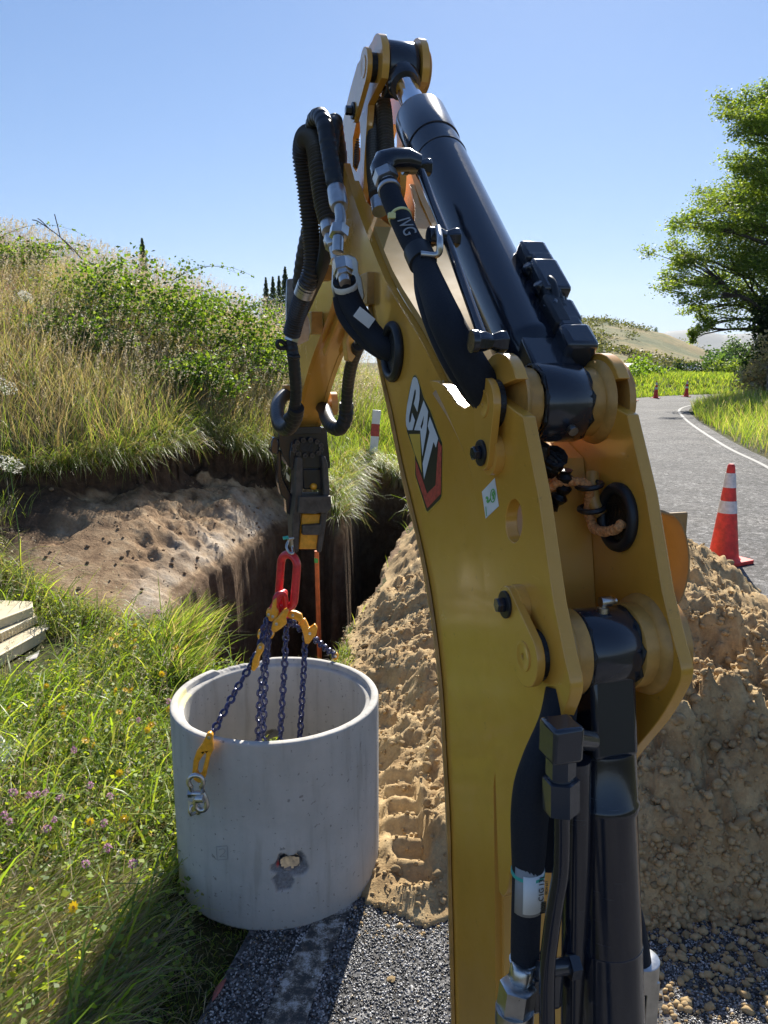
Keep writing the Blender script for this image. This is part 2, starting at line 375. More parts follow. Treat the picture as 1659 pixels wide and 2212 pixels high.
def chipseal_mat():
    m, nt, p = mat('chipseal'); L = nt.links
    tc = node(nt, 'ShaderNodeTexCoord')
    v = node(nt, 'ShaderNodeTexVoronoi'); v.inputs['Scale'].default_value = 95; L.new(tc.outputs['Object'], v.inputs['Vector'])
    v2 = node(nt, 'ShaderNodeTexVoronoi'); v2.inputs['Scale'].default_value = 28; L.new(tc.outputs['Object'], v2.inputs['Vector'])
    n, r = noisecol(nt, 1.2, [(.3, (.068, .067, .067)), (.7, (.12, .118, .115))], 8, .7)
    rc = ramp(nt, v.outputs['Color'], [(.1, (.35, .35, .35)), (.8, (1.5, 1.5, 1.5)), (.97, (3.2, 3.2, 3.2))])
    nb = node(nt, 'ShaderNodeTexNoise'); nb.inputs['Scale'].default_value = .35; nb.inputs['Detail'].default_value = 9; nb.inputs['Roughness'].default_value = .75; L.new(tc.outputs['Object'], nb.inputs['Vector'])
    rb = ramp(nt, nb.outputs['Fac'], [(.35, (.72, .72, .73)), (.5, (1, 1, 1)), (.65, (1.35, 1.32, 1.28))])
    v3 = node(nt, 'ShaderNodeTexVoronoi'); v3.inputs['Scale'].default_value = 22; L.new(tc.outputs['Object'], v3.inputs['Vector']); r3 = ramp(nt, v3.outputs['Color'], [(.1, (.5, .5, .5)), (.75, (1.3, 1.3, 1.3)), (.95, (2.2, 2.2, 2.2))])
    mb_ = node(nt, 'ShaderNodeMix', data_type='RGBA', blend_type='MULTIPLY'); mb_.inputs[0].default_value = 1; L.new(r.outputs[0], mb_.inputs[6]); L.new(rb.outputs[0], mb_.inputs[7])
    mc_ = node(nt, 'ShaderNodeMix', data_type='RGBA', blend_type='MULTIPLY'); mc_.inputs[0].default_value = 1; L.new(mb_.outputs[2], mc_.inputs[6]); L.new(r3.outputs[0], mc_.inputs[7])
    mx = node(nt, 'ShaderNodeMix', data_type='RGBA', blend_type='MULTIPLY'); mx.inputs[0].default_value = 1
    L.new(mc_.outputs[2], mx.inputs[6]); L.new(rc.outputs[0], mx.inputs[7]); L.new(mx.outputs[2], p.inputs['Base Color'])
    rg = node(nt, 'ShaderNodeMapRange'); p.inputs['Specular IOR Level'].default_value = .12; rg.inputs['To Min'].default_value = .72; rg.inputs['To Max'].default_value = .95
    L.new(v.outputs['Color'], rg.inputs['Value']); L.new(rg.outputs[0], p.inputs['Roughness'])
    b = bump(nt, p, v.outputs['Distance'], .7, -.004); bump(nt, p, v2.outputs['Distance'], .4, -.006, b)
    return m
M['chipseal'] = chipseal_mat()
def worn_line_mat():
    m, nt, p = mat('worn_road_paint'); L = nt.links
    n, r = noisecol(nt, 22, [(.46, (.04, .04, .04)), (.51, (.15, .13, .10)), (.60, (.45, .45, .43))], 9, .85)
    L.new(r.outputs[0], p.inputs['Base Color']); p.inputs['Roughness'].default_value = .7; bump(nt, p, n.outputs['Fac'], .6, .004); return m
M['wornline'] = worn_line_mat()
M['line'] = simple('road_line_paint', (.27, .265, .25), .8, nscale=25, var=.35, bstr=.6, bdist=.004)
def chip_mat():
    m, nt, p = mat('road_stone'); at = node(nt, 'ShaderNodeAttribute', attribute_name='Col'); nt.links.new(at.outputs['Color'], p.inputs['Base Color']); p.inputs['Roughness'].default_value = .27; return m
M['chipA'] = chip_mat()

def leafmat(name, trans=.45, rough=.45, tmul=(1.5, 1.35, .6)):
    m, nt, p = mat(name); L = nt.links
    at = node(nt, 'ShaderNodeAttribute', attribute_name='Col')
    tr = node(nt, 'ShaderNodeBsdfTranslucent'); mx = node(nt, 'ShaderNodeMixShader'); mx.inputs[0].default_value = trans
    mu = node(nt, 'ShaderNodeMix', data_type='RGBA', blend_type='MULTIPLY'); mu.inputs[0].default_value = 1; mu.inputs[7].default_value = (*tmul, 1)
    L.new(at.outputs['Color'], mu.inputs[6]); L.new(mu.outputs[2], tr.inputs[0]); L.new(at.outputs['Color'], p.inputs['Base Color'])
    p.inputs['Roughness'].default_value = rough
    out = nt.nodes['Material Output']; L.new(p.outputs[0], mx.inputs[1]); L.new(tr.outputs[0], mx.inputs[2]); L.new(mx.outputs[0], out.inputs[0])
    return m
M['grass'] = leafmat('grass_blades', .5, .42, (1.9, 1.75, .8))
M['leaf'] = leafmat('leaves', .45, .6, (2.2, 1.9, .6))
M['straw'] = leafmat('dry_stalks', .35, .6, (1.2, 1.1, .9))
M['petal'] = leafmat('petals', .4, .6, (1.1, 1.1, 1))
M['hill'] = soil_mat('dry_hill_grass', [(.38, (.08, .10, .035)), (.47, (.15, .15, .06)), (.54, (.25, .20, .085)), (.66, (.32, .235, .11))], scale=.045, bstr=.5, bdist=2, fine=.35)
M['mountain'] = simple('distant_mountain_bush', (.045, .06, .06), .95, nscale=.003, var=.3)

# ================================================================ TERRAIN
LEFT = np.array([(-1.5, -3), (-.76, 0), (-.29, 1.87), (.4, 4.5), (1.8, 9.5), (2.9, 13.7), (3.9, 18), (6.3, 27), (9.0, 34), (12, 39.2), (16, 43.6), (22, 47.6), (35, 53)])
RIGHT = np.array([(1.7, -6), (3.0, 0), (3.6, 1.87), (5.6, 9), (6.89, 13.7), (7.78, 17.67), (10.06, 25.8), (12.3, 32), (15.4, 36.5), (19.2, 40), (25, 43.6), (38, 49)])
def xl(y): return np.interp(y, LEFT[:, 1], LEFT[:, 0])
def xr(y): return np.interp(y, RIGHT[:, 1], RIGHT[:, 0])
PIT = [(-1.1, 4.35), (-1.3, 4.75), (-1.62, 5.8), (-1.3, 7.5), (-1.12, 8.3), (-.98, 8.75), (-.66, 8.6), (-.52, 7.9), (-.42, 8.1), (-.36, 10.3), (.0, 10.75), (.42, 10.5), (.30, 8.8), (.02, 6.8), (-.26, 5.0), (-.34, 4.4), (-.7, 4.2)]
HEAP = [(-.24, 4.95), (.06, 6.8), (.36, 8.8), (.9, 9.6), (2.0, 9.2), (2.9, 7.9), (3.15, 6.4), (2.85, 5.2), (2.5, 4.2), (2.1, 3.0), (1.75, 2.6), (1.3, 2.3), (.9, 2.3), (.5, 2.36), (.15, 2.33), (-.02, 2.45), (-.07, 2.9), (-.12, 3.6), (-.2, 4.3)]
def hill_left(x, y):
    d = xl(y)-x
    rise = .56*np.log1p(np.exp((d-1.6)*3))/3*sstep(3.8, 8.2, y)*(1+.12*sstep(8, 11, y))
    rise = 4.0*np.tanh(rise/4.0)
    near = .10*sstep(.6, 2.2, d)*(1-sstep(3, 7, y))
    far = sstep(14, 26, y)
    return (rise*(1-.75*far)+near)*(d > 0)+.10*fbm(x*1.1, y*1.1, 4, 5)*sstep(.8, 2.5, d)
def verge_right(x, y):
    r = x-xr(y); return .85*np.tanh(.22*np.clip(r-.4, 0, None))*sstep(0, 1, r)
def cut_edge(x, y): return (.50+1.25*sstep(1.3, 2.3, -x)*(1-.55*sstep(6.3, 7.4, y))+.30*fbm(x*2.5, y*2.5, 4, 12))*sstep(4.45, 5.6, y+.20*(x+1.5))*(1-.85*sstep(-1.30, -.95, x))
def ground_z(x, y, parts=False):
    x = np.asarray(x, float); y = np.asarray(y, float)
    hl = hill_left(x, y); hr = verge_right(x, y); base = hl+hr
    onroad = (x > xl(y)-.45) & (x < xr(y)+.3) & (y < 52)
    base = np.where(onroad, -.03, base-.0)
    dp = sdpoly(x, y, PIT)+.12*fbm(x*3.5, y*3.5, 4, 9)+.02*fbm(x*14, y*14, 3, 19)
    n = fbm(x*2.2, y*2.2, 5, 3)
    cutz = .03+np.clip(dp, 0, None)*(.48+.22*sstep(2.7, 2.1, -x)+.35*sstep(2.0, 1.3, -x)+.30*n)+(.20*fbm(x*5, y*2.5, 5, 4)+.16*fbm(x*8-y*5, y*4+x*3, 4, 14)+.03*np.abs(fbm(x*17, y*17, 4, 15))+.03*fbm(x*40, y*40, 2, 16))*sstep(.0, .35, dp)
    side = (x < xl(y)-1.0)
    edge = cut_edge(x, y)+.12*fbm(x*12, y*12, 3, 13)
    lim = np.where(side & (y > 4.2) & (dp < edge), cutz, 99)
    z = np.minimum(base, lim); bare = side & (y > 5.0) & (dp < edge*.96) & (dp < 1.32+.25*fbm(x*4, y*4, 3, 33)-.35*sstep(5.9, 5.1, y)); cut = ((lim < base+.03) & (dp < 2.8)) | bare; base = np.where(bare, np.maximum(base, np.minimum(base, lim)+.035), base)
    pitz = -2.0-.15*n
    wall = sstep(-.09, .0, dp)
    z = np.where(dp < 0, pitz*(1-wall)+np.minimum(z, .05)*wall+.05*fbm(x*9, y*9, 3, 6)*(1-wall), z)
    # low far plain
    z = np.where(y > 60, z*np.clip(1-(y-60)/20, 0, 1)-.3*sstep(60, 110, y), z)
    if parts: return z, cut | (dp < .02), base, dp
    return z
def axis(segs):
    out = []
    for a, b, d in segs: out += list(np.arange(a, b, d))
    out.append(segs[-1][1]); return np.array(out)
gx = axis([(-3000, -400, 400), (-400, -60, 20), (-60, -14, 2), (-14, -5, .25), (-5, -2.6, .06), (-2.6, .6, .022), (.6, 6, .2), (6, 30, .5), (30, 80, 3), (80, 400, 20), (400, 3000, 400)])
gy = axis([(-60, -6, 6), (-6, .5, .4), (.5, 4.0, .07), (4.0, 11, .026), (11, 17, .15), (17, 60, .5), (60, 200, 8), (200, 800, 50), (800, 6000, 650)])
def grid_mesh(name, xs, ys, zf, material, colf=None, smooth=True):
    X, Yg = np.meshgrid(xs, ys); z = zf(X, Yg); v = np.stack([X.ravel(), Yg.ravel(), z.ravel()], 1)
    nx, ny = len(xs), len(ys); i = (np.arange(ny-1)[:, None]*nx+np.arange(nx-1)[None]).ravel()
    f = np.stack([i, i+1, i+1+nx, i+nx], 1)
    return npmesh(name, v, f, material, colf(X.ravel(), Yg.ravel(), z.ravel()) if colf else None, smooth=smooth), X, Yg, z
def ground_col(x, y, z):
    zz, cut, base, dp = ground_z(x, y, True)
    depth = np.clip(base-zz, 0, None)
    top = (1-sstep(.12, .30, depth+.12*fbm(x*6, y*6, 4, 8)))*cut*np.where(dp > .06, .25+.75*sstep(-.45, -.1, dp-np.minimum(cut_edge(x, y), 1.4)), 1)
    top = np.where((zz < -.05) | (dp < .06), .62+.3*fbm(z*6, x*6, 3, 2), top)          # darker soil tone mixed in down in the trench
    cut = np.maximum(cut, (dp < cut_edge(x, y)+.16) & (base > .15) & (x < xl(y)-1)); top = np.where((dp > cut_edge(x, y)-.10) & (cut > .5) & (dp > .1), 1, top)
    pale = cut*sstep(.05, .12, dp)*sstep(.50, .10, dp+.5*fbm(x*4, y*4, 4, 11))*sstep(-.06, .02, zz)*(x < -.6)
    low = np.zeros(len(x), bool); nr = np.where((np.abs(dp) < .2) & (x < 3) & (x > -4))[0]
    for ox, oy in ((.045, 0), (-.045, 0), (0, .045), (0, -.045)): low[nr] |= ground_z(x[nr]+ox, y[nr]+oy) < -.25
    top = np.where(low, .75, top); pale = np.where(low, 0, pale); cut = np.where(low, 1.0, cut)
    return np.stack([cut*1.0, top, pale*(.25+.9*fbm(x*5, y*5, 4, 18)+.25)], 1)
g, _, _, _ = grid_mesh('ground', gx, gy, ground_z, M['ground'], ground_col)
tag(g, kind='structure')

def strip(name, a, b, z, material, sub=6):
    """a surface between two lines given as arrays of (x, y)"""
    v = []; f = []
    for i in range(len(a)):
        for k in range(sub+1):
            t = k/sub; v.append((a[i][0]*(1-t)+b[i][0]*t, a[i][1]*(1-t)+b[i][1]*t, z))
    for i in range(len(a)-1):
        for k in range(sub): o = i*(sub+1)+k; f.append((o, o+1, o+sub+2, o+sub+1))
    return npmesh(name, np.array(v), np.array(f), material)
def smoothline(P, n=200):
    S = spline([(p[0], p[1], 0) for p in P], 14); S = resample(S, .25); return np.array([(p.x, p.y) for p in S])
def offset(L, d):
    t = np.gradient(L, axis=0); t /= np.linalg.norm(t, axis=1)[:, None]; return L+np.stack([t[:, 1], -t[:, 0]], 1)*d
LS, RS = smoothline(LEFT), smoothline(RIGHT)
def at_frac(L, n): i = np.linspace(0, len(L)-1, n); return np.stack([np.interp(i, np.arange(len(L)), L[:, k]) for k in (0, 1)], 1)
LA = at_frac(offset(LS, -.24), 260); RA = at_frac(offset(RS, .35), 260)
LA = LA+.05*np.stack([fbm(LA[:, 0]*3, LA[:, 1]*3, 3, 44), 0*LA[:, 0]], 1)
tag(strip('road', LA, RA, 0.0, M['chipseal'], 10), kind='structure')
tag(strip('road_edge_line', offset(RS, -.05), offset(RS, .04), .006, M['line'], 1), kind='structure')
ln = LS[(LS[:, 1] > -1) & (LS[:, 1] < 5)]
wj = np.stack([.05*fbm(ln[:, 0]*9, ln[:, 1]*9, 3, 45), 0*ln[:, 0]], 1)
tag(strip('worn_edge_line', offset(ln, -.055)+wj, offset(ln, .055)+wj[::-1], .005, M['wornline'], 1), kind='structure')

# ---- spoil heap
def heap_z(x, y):
    d = -sdpoly(x, y, HEAP)+.20*fbm(x*2.5, y*2.5, 4, 21)+.10*fbm(x*9, y*9, 4, 22)+.05
    steep = .45+1.05*sstep(.35, 1.2, x)*(1-sstep(3.3, 4.6, y))+.25*sstep(3, 5, y)
    cap = .30+.24*sstep(.2, 1.2, x)+.34*sstep(3.3, 5.0, y)*sstep(-.1, .9, x)-.5*sstep(2.0, 3.1, x)*sstep(4.2, 5.5, y)
    cap = np.clip(cap, .15, 2)
    s = np.clip(d, 0, None)*steep; z = cap*(1-np.exp(-1.5*(s/cap)**1.55))
    face = sstep(.8, 1.1, x)*(1-sstep(3.3, 3.9, y))
    lump = .30*fbm(x*1.9, y*1.9, 4, 23)+(.24+.22*face)*fbm(x*5, y*5, 4, 24)+(.14+.16*face)*np.abs(fbm(x*13, y*13, 4, 25))+.05*fbm(x*38, y*38, 3, 26)
    z = z+lump*sstep(0, .30, d)
    # digger track print: a row of pads pressed into the loose clay
    ax, ay, bx, by = G(897, 1925, .04).x-.075, 2.40, G(850, 1690, .10).x-.06, 3.10
    L = math.hypot(bx-ax, by-ay); ux, uy = (bx-ax)/L, (by-ay)/L
    a = (x-ax)*ux+(y-ay)*uy; c = (x-ax)*uy-(y-ay)*ux
    c = c+.02*fbm(x*9, y*9, 3, 28); on = (.80+.5*fbm(x*7, y*7, 2, 29))*sstep(.072, .056, np.abs(c-.075))*sstep(-.03, .02, a)*sstep(L+.03, L-.05, a)
    on = np.clip(on, 0, 1); pad = sstep(.18, .45, np.abs(((a+.35*c+.02*fbm(x*5, y*5, 2, 30))/.118) % 1-.5))
    z = z*(1-on)+on*(.010+.06*a+.045*pad+.10*z*a+.006*fbm(x*30, y*30, 3, 31))
    return np.where(d > 0, z+.012, -.06)
hx = np.arange(-.75, 3.5, .014); hy = np.concatenate([np.arange(1.9, 5.2, .014), np.arange(5.2, 10, .035)])
hg, HX, HY, HZ = grid_mesh('spoil_heap', hx, hy, heap_z, M['clay'])
# keep only the part that holds dirt
bm = bmesh.new(); bm.from_mesh(hg.data)
bmesh.ops.delete(bm, geom=[f for f in bm.faces if all(v.co.z < -.02 for v in f.verts)], context='FACES'); bm.to_mesh(hg.data); bm.free()
tag(hg, 'long heap of loose tan clay lying on the road behind the excavator arm', 'dirt heap')
def surf_z(x, y):
    return np.maximum(np.maximum(ground_z(x, y), heap_z(x, y)), np.where((x > xl(y)-.24) & (x < xr(y)+.35), 0, -9))

# ---- clods and stones
def rock(rad, seed, sub=2, flat=.7, rough=.35):
    bm = bmesh.new(); bmesh.ops.create_icosphere(bm, subdivisions=sub, radius=1)
    r = random.Random(seed); dirs = [Vector((r.uniform(-1, 1), r.uniform(-1, 1), r.uniform(-1, 1))).normalized() for _ in range(14)]
    for v in bm.verts:
        k = 1
        for i, d in enumerate(dirs):
            dd = v.co.normalized().dot(d)
            if dd > .55: k -= (dd-.55)*rough*(1.3 if i % 2 else .6)
        v.co *= k; v.co.z *= flat
    V = np.array([v.co[:] for v in bm.verts])*rad; F = np.array([[w.index for w in f.verts] for f in bm.faces]); bm.free(); return V, F
ROCKS = [rock(1, s) for s in range(8)]; ROCKS1 = [rock(1, s+50, 1) for s in range(8)]
def scatter(name, P, rad, material, seed=1, lib=ROCKS1, kind='stuff', label=None, cat=None, tones=None):
    r = np.random.default_rng(seed); vs = []; fs = []; o = 0; cs = []; wn_ = fbm(P[:, 0]*14, P[:, 1]*7, 4, 48)*2.2
    for i, (p, q) in enumerate(zip(P, rad)):
        V, F = lib[i % len(lib)]; a = r.uniform(0, 6.28, 3); ca, sa = math.cos(a[0]), math.sin(a[0]); cb, sb = math.cos(a[1]*.15), math.sin(a[1]*.15)
        Rm = np.array([[ca, -sa, 0], [sa, ca, 0], [0, 0, 1]])@np.array([[1, 0, 0], [0, cb, -sb], [0, sb, cb]])
        vs.append((V*q*np.array([1, r.uniform(.65, 1), 1]))@Rm.T+p); fs.append(F+o); o += len(V)
        if tones:
            c0_ = tones[0]+(tones[1]-tones[0])*r.random()**2.2; dl_ = p[0]-float(np.interp(p[1], LS[:, 1], LS[:, 0]))
            if abs(dl_) < .06+.03*wn_[i] and wn_[i] > -.02: c0_ = .30+.35*r.random()
            cl_ = np.array([1, .99, .98]) if r.random() > .06 or c0_ > .3 else np.array([1.5, 1.1, .6])*.9
            cs.append(np.full((len(V), 3), c0_)*cl_)
    ob = npmesh(name, np.concatenate(vs), np.concatenate(fs), material, np.concatenate(cs) if tones else None, smooth=tones is None)
    return tag(ob, label, cat, kind=kind)
def inheap(n, seed, box, pred=None):
    r = np.random.default_rng(seed); x = r.uniform(box[0], box[1], n*3); y = r.uniform(box[2], box[3], n*3)
    d = -sdpoly(x, y, HEAP); k = d > -.12*r.uniform(0, 1, n*3)
    if pred is not None: k &= pred(x, y)
    return x[k][:n], y[k][:n]
x, y = inheap(15000, 5, (-.3, 2.6, 2.1, 6))
rr = .003+.016*rng.random(len(x))**4
x2, y2 = inheap(3400, 6, (.85, 2.4, 2.05, 3.6)); r2 = .006+.030*rng.random(len(x2))**3
x3 = rng.uniform(.7, 1.9, 3000); y3 = 2.42-.58*rng.random(3000)**1.5; r3 = .003+.022*rng.random(3000)**4
x4 = rng.uniform(-.12, .3, 160); y4 = 2.40-.20*rng.random(160)**1.8; r4 = .003+.009*rng.random(160)**3
x = np.concatenate([x, x2, x3, x4]); y = np.concatenate([y, y2, y3, y4]); rr = np.concatenate([rr, r2, r3, r4])
scatter('clay_crumbs', np.stack([x, y, surf_z(x, y)+rr*.3], 1), rr, M['clod'], 3, label='fine tan clay crumbs strewn over the spoil heap and its foot', cat='crumbs')
# loose chips on the near road
def chips(n, x0, x1, y0, y1, seed, r0=.0034, r1=.0072):
    r = np.random.default_rng(seed); x = r.uniform(x0, x1, n); y = r.uniform(y0, y1, n)
    k = (x > xl(y)-.23) & (-sdpoly(x, y, HEAP) < .03); x, y = x[k], y[k]; q = r.uniform(r0, r1, len(x)); return np.stack([x, y, q*.25], 1), q
P, q = chips(19000, -.62, .35, 1.7, 2.6, 31); P2, q2 = chips(11000, .85, 1.35, 1.7, 2.4, 32)
tag(scatter('road_chips', np.concatenate([P, P2]), np.concatenate([q, q2]), M['chipA'], 4, lib=[rock(1, s+90, 1, .6, .5) for s in range(6)], tones=(.02, .5)), 'grey sealing chips on the near road surface', 'chips')
xc = rng.uniform(-3.0, -.7, 9000); yc = rng.uniform(5.2, 9.5, 9000); dc = sdpoly(xc, yc, PIT); kc = (dc > .08) & (dc < cut_edge(xc, yc)) & (rng.random(9000) < .35+.65*np.exp(-dc*2)); xc, yc = xc[kc][:600], yc[kc][:600]; rc = .004+.026*rng.random(len(xc))**5
scatter('cut_rubble', np.stack([xc, yc, ground_z(xc, yc)+rc*.2], 1), rc, M['cutclod'], 13, label='brown lumps of earth loose on the cut face of the bank', cat='rubble')
rt = MB()
for i in range(90):
    a_ = random.random(); x_ = -2.5+1.9*random.random(); y_ = 6+3*random.random(); d_ = float(sdpoly(np.array([x_]), np.array([y_]), PIT)[0])
    if d_ < .3 or d_ > 1.4: continue
    z_ = float(ground_z(np.array([x_]), np.array([y_]))[0]); p_ = Vector((x_, y_, z_+.01)); L_ = .08+.25*random.random()
    rt.tube(spline([p_, p_+Vector((L_*.3*random.uniform(-1, 1), -.12*L_, -.2*L_)), p_+Vector((L_*.6*random.uniform(-1, 1), -.35*L_, -.75*L_))], 4), .0022, 4, caps=False)
tag(rt.build('hanging_roots', M['bark']), 'thin torn roots hanging on the cut face of the bank', 'roots', kind='stuff')
# big clods: things of their own
protos = []
for i in range(6):
    V, F = rock(1, 200+i, 3, .75, .55)
    V = V*(1+.10*fbm(V[:, 0]*3+i, V[:, 1]*3+V[:, 2]*2, 4, i)[:, None]*2)
    me = npmesh('clay_clod', V, F, M['clod'], smooth=True); protos.append(me)
spots = []
for (px, py, z, w) in [(1560, 1985, .03, 40), (1480, 2010, .02, 34), (1505, 1925, .12, 30), (1610, 1960, .06, 46), (1585, 2040, .02, 44), (1645, 2060, .03, 50), (1530, 2050, .0, 36), (1495, 2075, .0, 26), (1560, 2090, .0, 30), (1620, 2110, .0, 22), (1450, 2030, .0, 34), (1470, 2120, .0, 16), (1500, 1950, .05, 42), (1570, 1945, .06, 38), (1625, 2000, .04, 44), (1475, 1985, .03, 36), (1600, 2075, .0, 34), (1545, 2120, .0, 20), (1650, 2150, .0, 26), (1515, 2150, .0, 14), (1440, 2075, .0, 24), (1590, 1905, .1, 40), (1545, 1880, .12, 28), (1640, 1930, .1, 36), (1430, 1985, .03, 30), (1445, 1950, .06, 34),
                       (1600, 1710, .38, 58), (1560, 1790, .28, 42), (1520, 1800, .28, 30), (1545, 1700, .4, 30), (1640, 1830, .2, 36), (1480, 1745, .38, 32), (1430, 1755, .38, 34), (1620, 1640, .45, 24),
                       (1500, 1620, .48, 24), (1560, 1600, .48, 22), (1650, 1700, .35, 26), (1470, 1880, .15, 24), (880, 1560, .3, 26), (925, 1590, .28, 36), (930, 1530, .3, 30), (840, 1560, .2, 24), (870, 1640, .2, 24), (940, 1650, .25, 34),
                       (905, 1480, .3, 22), (945, 1890, .08, 34), (860, 1880, .05, 44), (930, 1780, .12, 34), (900, 1740, .12, 20), (820, 1650, .1, 20), (860, 1240, .2, 34), (885, 1260, .2, 28), (845, 1300, .2, 20), (900, 1340, .25, 24),
                       (1575, 1240, .05, 26), (1540, 1215, .08, 24), (1600, 1260, .04, 22), (1500, 1170, .1, 20), (1555, 1225, .1, 22), (1625, 1300, .12, 20)]:
    p = G(px, py, z); spots.append((p.x, p.y, w/2/FPX*p.y, 'f'))
x, y = inheap(110, 77, (-.2, 2.2, 2.2, 5)); q = .014+.026*rng.random(len(x))**3
spots += [(a, b, c, 'r') for a, b, c in zip(x, y, q)]
used = set()
for i, (x, y, r, k) in enumerate(spots):
    j = i % 6; o = protos[j] if j not in used else protos[j].copy()
    if j in used: COL.objects.link(o)
    used.add(j); z = float(surf_z(x, y))
    o.location = (x, y, z+r*.25); o.rotation_euler = (random.uniform(-.3, .3), random.uniform(-.3, .3), random.uniform(0, 6.28)); o.scale = (r, r*random.uniform(.7, 1), r*random.uniform(.7, 1))
    if x < .6: lab = 'tan clay clod on the sunlit left flank of the spoil heap by the ring'
    elif y > 4.6: lab = 'tan clay clod at the far heap edge near the large traffic cone'
    elif y < 2.45: lab = 'crumbly sunlit clay clod at the foot of the heap right of the boom cylinder'
    else: lab = 'tan clay clod on the shaded steep heap face right of the boom'
    tag(o, lab, 'clod', 'clay clods on the spoil heap')
p = G(845, 2120); o = protos[2].copy(); COL.objects.link(o); o.location = (p.x, p.y, .004); o.scale = (.022, .02, .009)
tag(o, 'small flat yellow clay lump alone on the dark chip road by the boom', 'clod')

# ================================================================ CONCRETE RING
RC = Vector((-.392, 2.610, 0)); RO, RI, RH = .372, .324, .668
def ring():
    nt = 560; nz = 130
    th = np.arange(nt)*2*math.pi/nt; prof = []            # profile from the outer foot up, over the rim, down inside
    for z in np.linspace(0, RH-.006, nz): prof.append((RO, z, 'o'))
    prof += [(RO-.002, RH-.002, 'r'), (RO-.006, RH, 'r'), (RO-.024, RH, 'r'), (RO-.027, RH-.003, 'r'), (RO-.029, RH-.016, 'r'), (RO-.031, RH-.019, 'r'), (RI+.006, RH-.021, 'r'), (RI+.001, RH-.026, 'r')]
    for z in np.linspace(RH-.030, 0, nz): prof.append((RI, z, 'i'))
    m = len(prof); r = np.array([p[0] for p in prof]); z = np.array([p[1] for p in prof]); k = np.array([p[2] for p in prof])
    T, Rr = np.meshgrid(th, r); Z = np.repeat(z[:, None], nt, 1); K = np.repeat(k[:, None], nt, 1)
    # where the wall is knocked through: one hole facing the camera, one unseen opposite, enlarged to let sun in
    a0 = math.atan2(-.372*.985, .372*.172); a0 += .06; holes = [(a0, .240, .036, .026, 1), (a0+math.pi-.02, .29, .040, .034, 2)]
    X = RC.x*0+Rr*np.cos(T); Yy = Rr*np.sin(T)
    n = fbm(T*RO*14+50, Z*14, 4, 61)
    col = np.zeros((m, nt, 3)); Rd = Rr.copy(); keep = np.ones((m, nt), bool)
    for (ha, hz, wx, wz, sd) in holes:
        dx = ((T-ha+math.pi) % (2*math.pi)-math.pi)*RO; dz = Z-hz
        ang = np.arctan2(dz, dx); rad = np.sqrt((dx/wx)**2+(dz/wz)**2)
        inner = rad*(1+.10*np.sin(ang*3+sd)*.5+.4*fbm(np.cos(ang)*2+sd*9, np.sin(ang)*2, 3, 62))
        gx_, gz_ = wx*1.15, wz*1.5; rin = np.sqrt((dx/gx_)**2+((dz+.030*(1 if sd == 1 else -1))/gz_)**2)
        keep &= ~np.where(K == 'i', rin < 1, inner < 1)
        # spalled crater, larger below and to both sides
        cx = dx+.004; cz = dz+.010
        cr = np.sqrt((cx/.062)**2+(cz/.046)**2)*(1+.12*np.sin(np.arctan2(cz, cx)*5+.6)+.7*fbm(dx*30+9, dz*30, 4, 63))
        low = np.sqrt(((dx+.022)/.036)**2+((dz+.060)/.038)**2)*(1+.6*fbm(dx*40, dz*40, 3, 64))
        ch = np.clip(1-sstep(.92, 1.0, np.minimum(cr, low)), 0, 1)
        if sd == 1:
            s = (K == 'o'); Rd -= ch*s*(.010+.010*fbm(dx*60, dz*60, 4, 65)+.012*(1-sstep(1, 1.6, inner)))
            col[..., 0] = np.maximum(col[..., 0], ch*s)
            red = s*sstep(.010, .005, np.hypot((dx+.040)*1.5, (dz+.004)*.75)+.01*fbm(dx*90, dz*90, 2, 7)); col[..., 2] = np.maximum(col[..., 2], red)
    # nick in the back left of the rim, yellow paint dabs on the left of the rim
    a = np.degrees(T) % 360
    nick = sstep(100, 106, a)*sstep(141, 136, a)*(Rr > RO-.028)*(Z > RH-.03)*(.6+.8*fbm(T*30, Z*0, 3, 66)+.4)
    Z = Z-.012*nick; col[..., 0] = np.maximum(col[..., 0], .5*(nick > .3))
    for (aa, ww) in ((176, 5), (186, 4)):
        col[..., 1] = np.maximum(col[..., 1], .85*(np.abs(a-aa+6*fbm(T*20, Rr*90, 3, 70)) < ww)*(K == 'r')*(Rr < RO-.01))
    Rd = Rd+.0012*fbm(T*9, Z*6, 3, 67)+np.where(Z < .02, .004*fbm(T*40, Z*60, 3, 68), 0)
    V = np.stack([Rd*np.cos(T), Rd*np.sin(T), Z], 2).reshape(-1, 3)
    idx = np.arange(m*nt).reshape(m, nt); f = []
    for i in range(m):
        j = (i+1) % m; a_ = idx[i]; b_ = np.roll(idx[i], -1); c_ = np.roll(idx[j], -1); d_ = idx[j]
        ok = keep[i] & np.roll(keep[i], -1) & keep[j] & np.roll(keep[j], -1)
        f.append(np.stack([a_, b_, c_, d_], 1)[ok])
    ex = []
    F = np.concatenate(f+([np.array(ex)] if ex else []))
    return V, F, col.reshape(-1, 3)
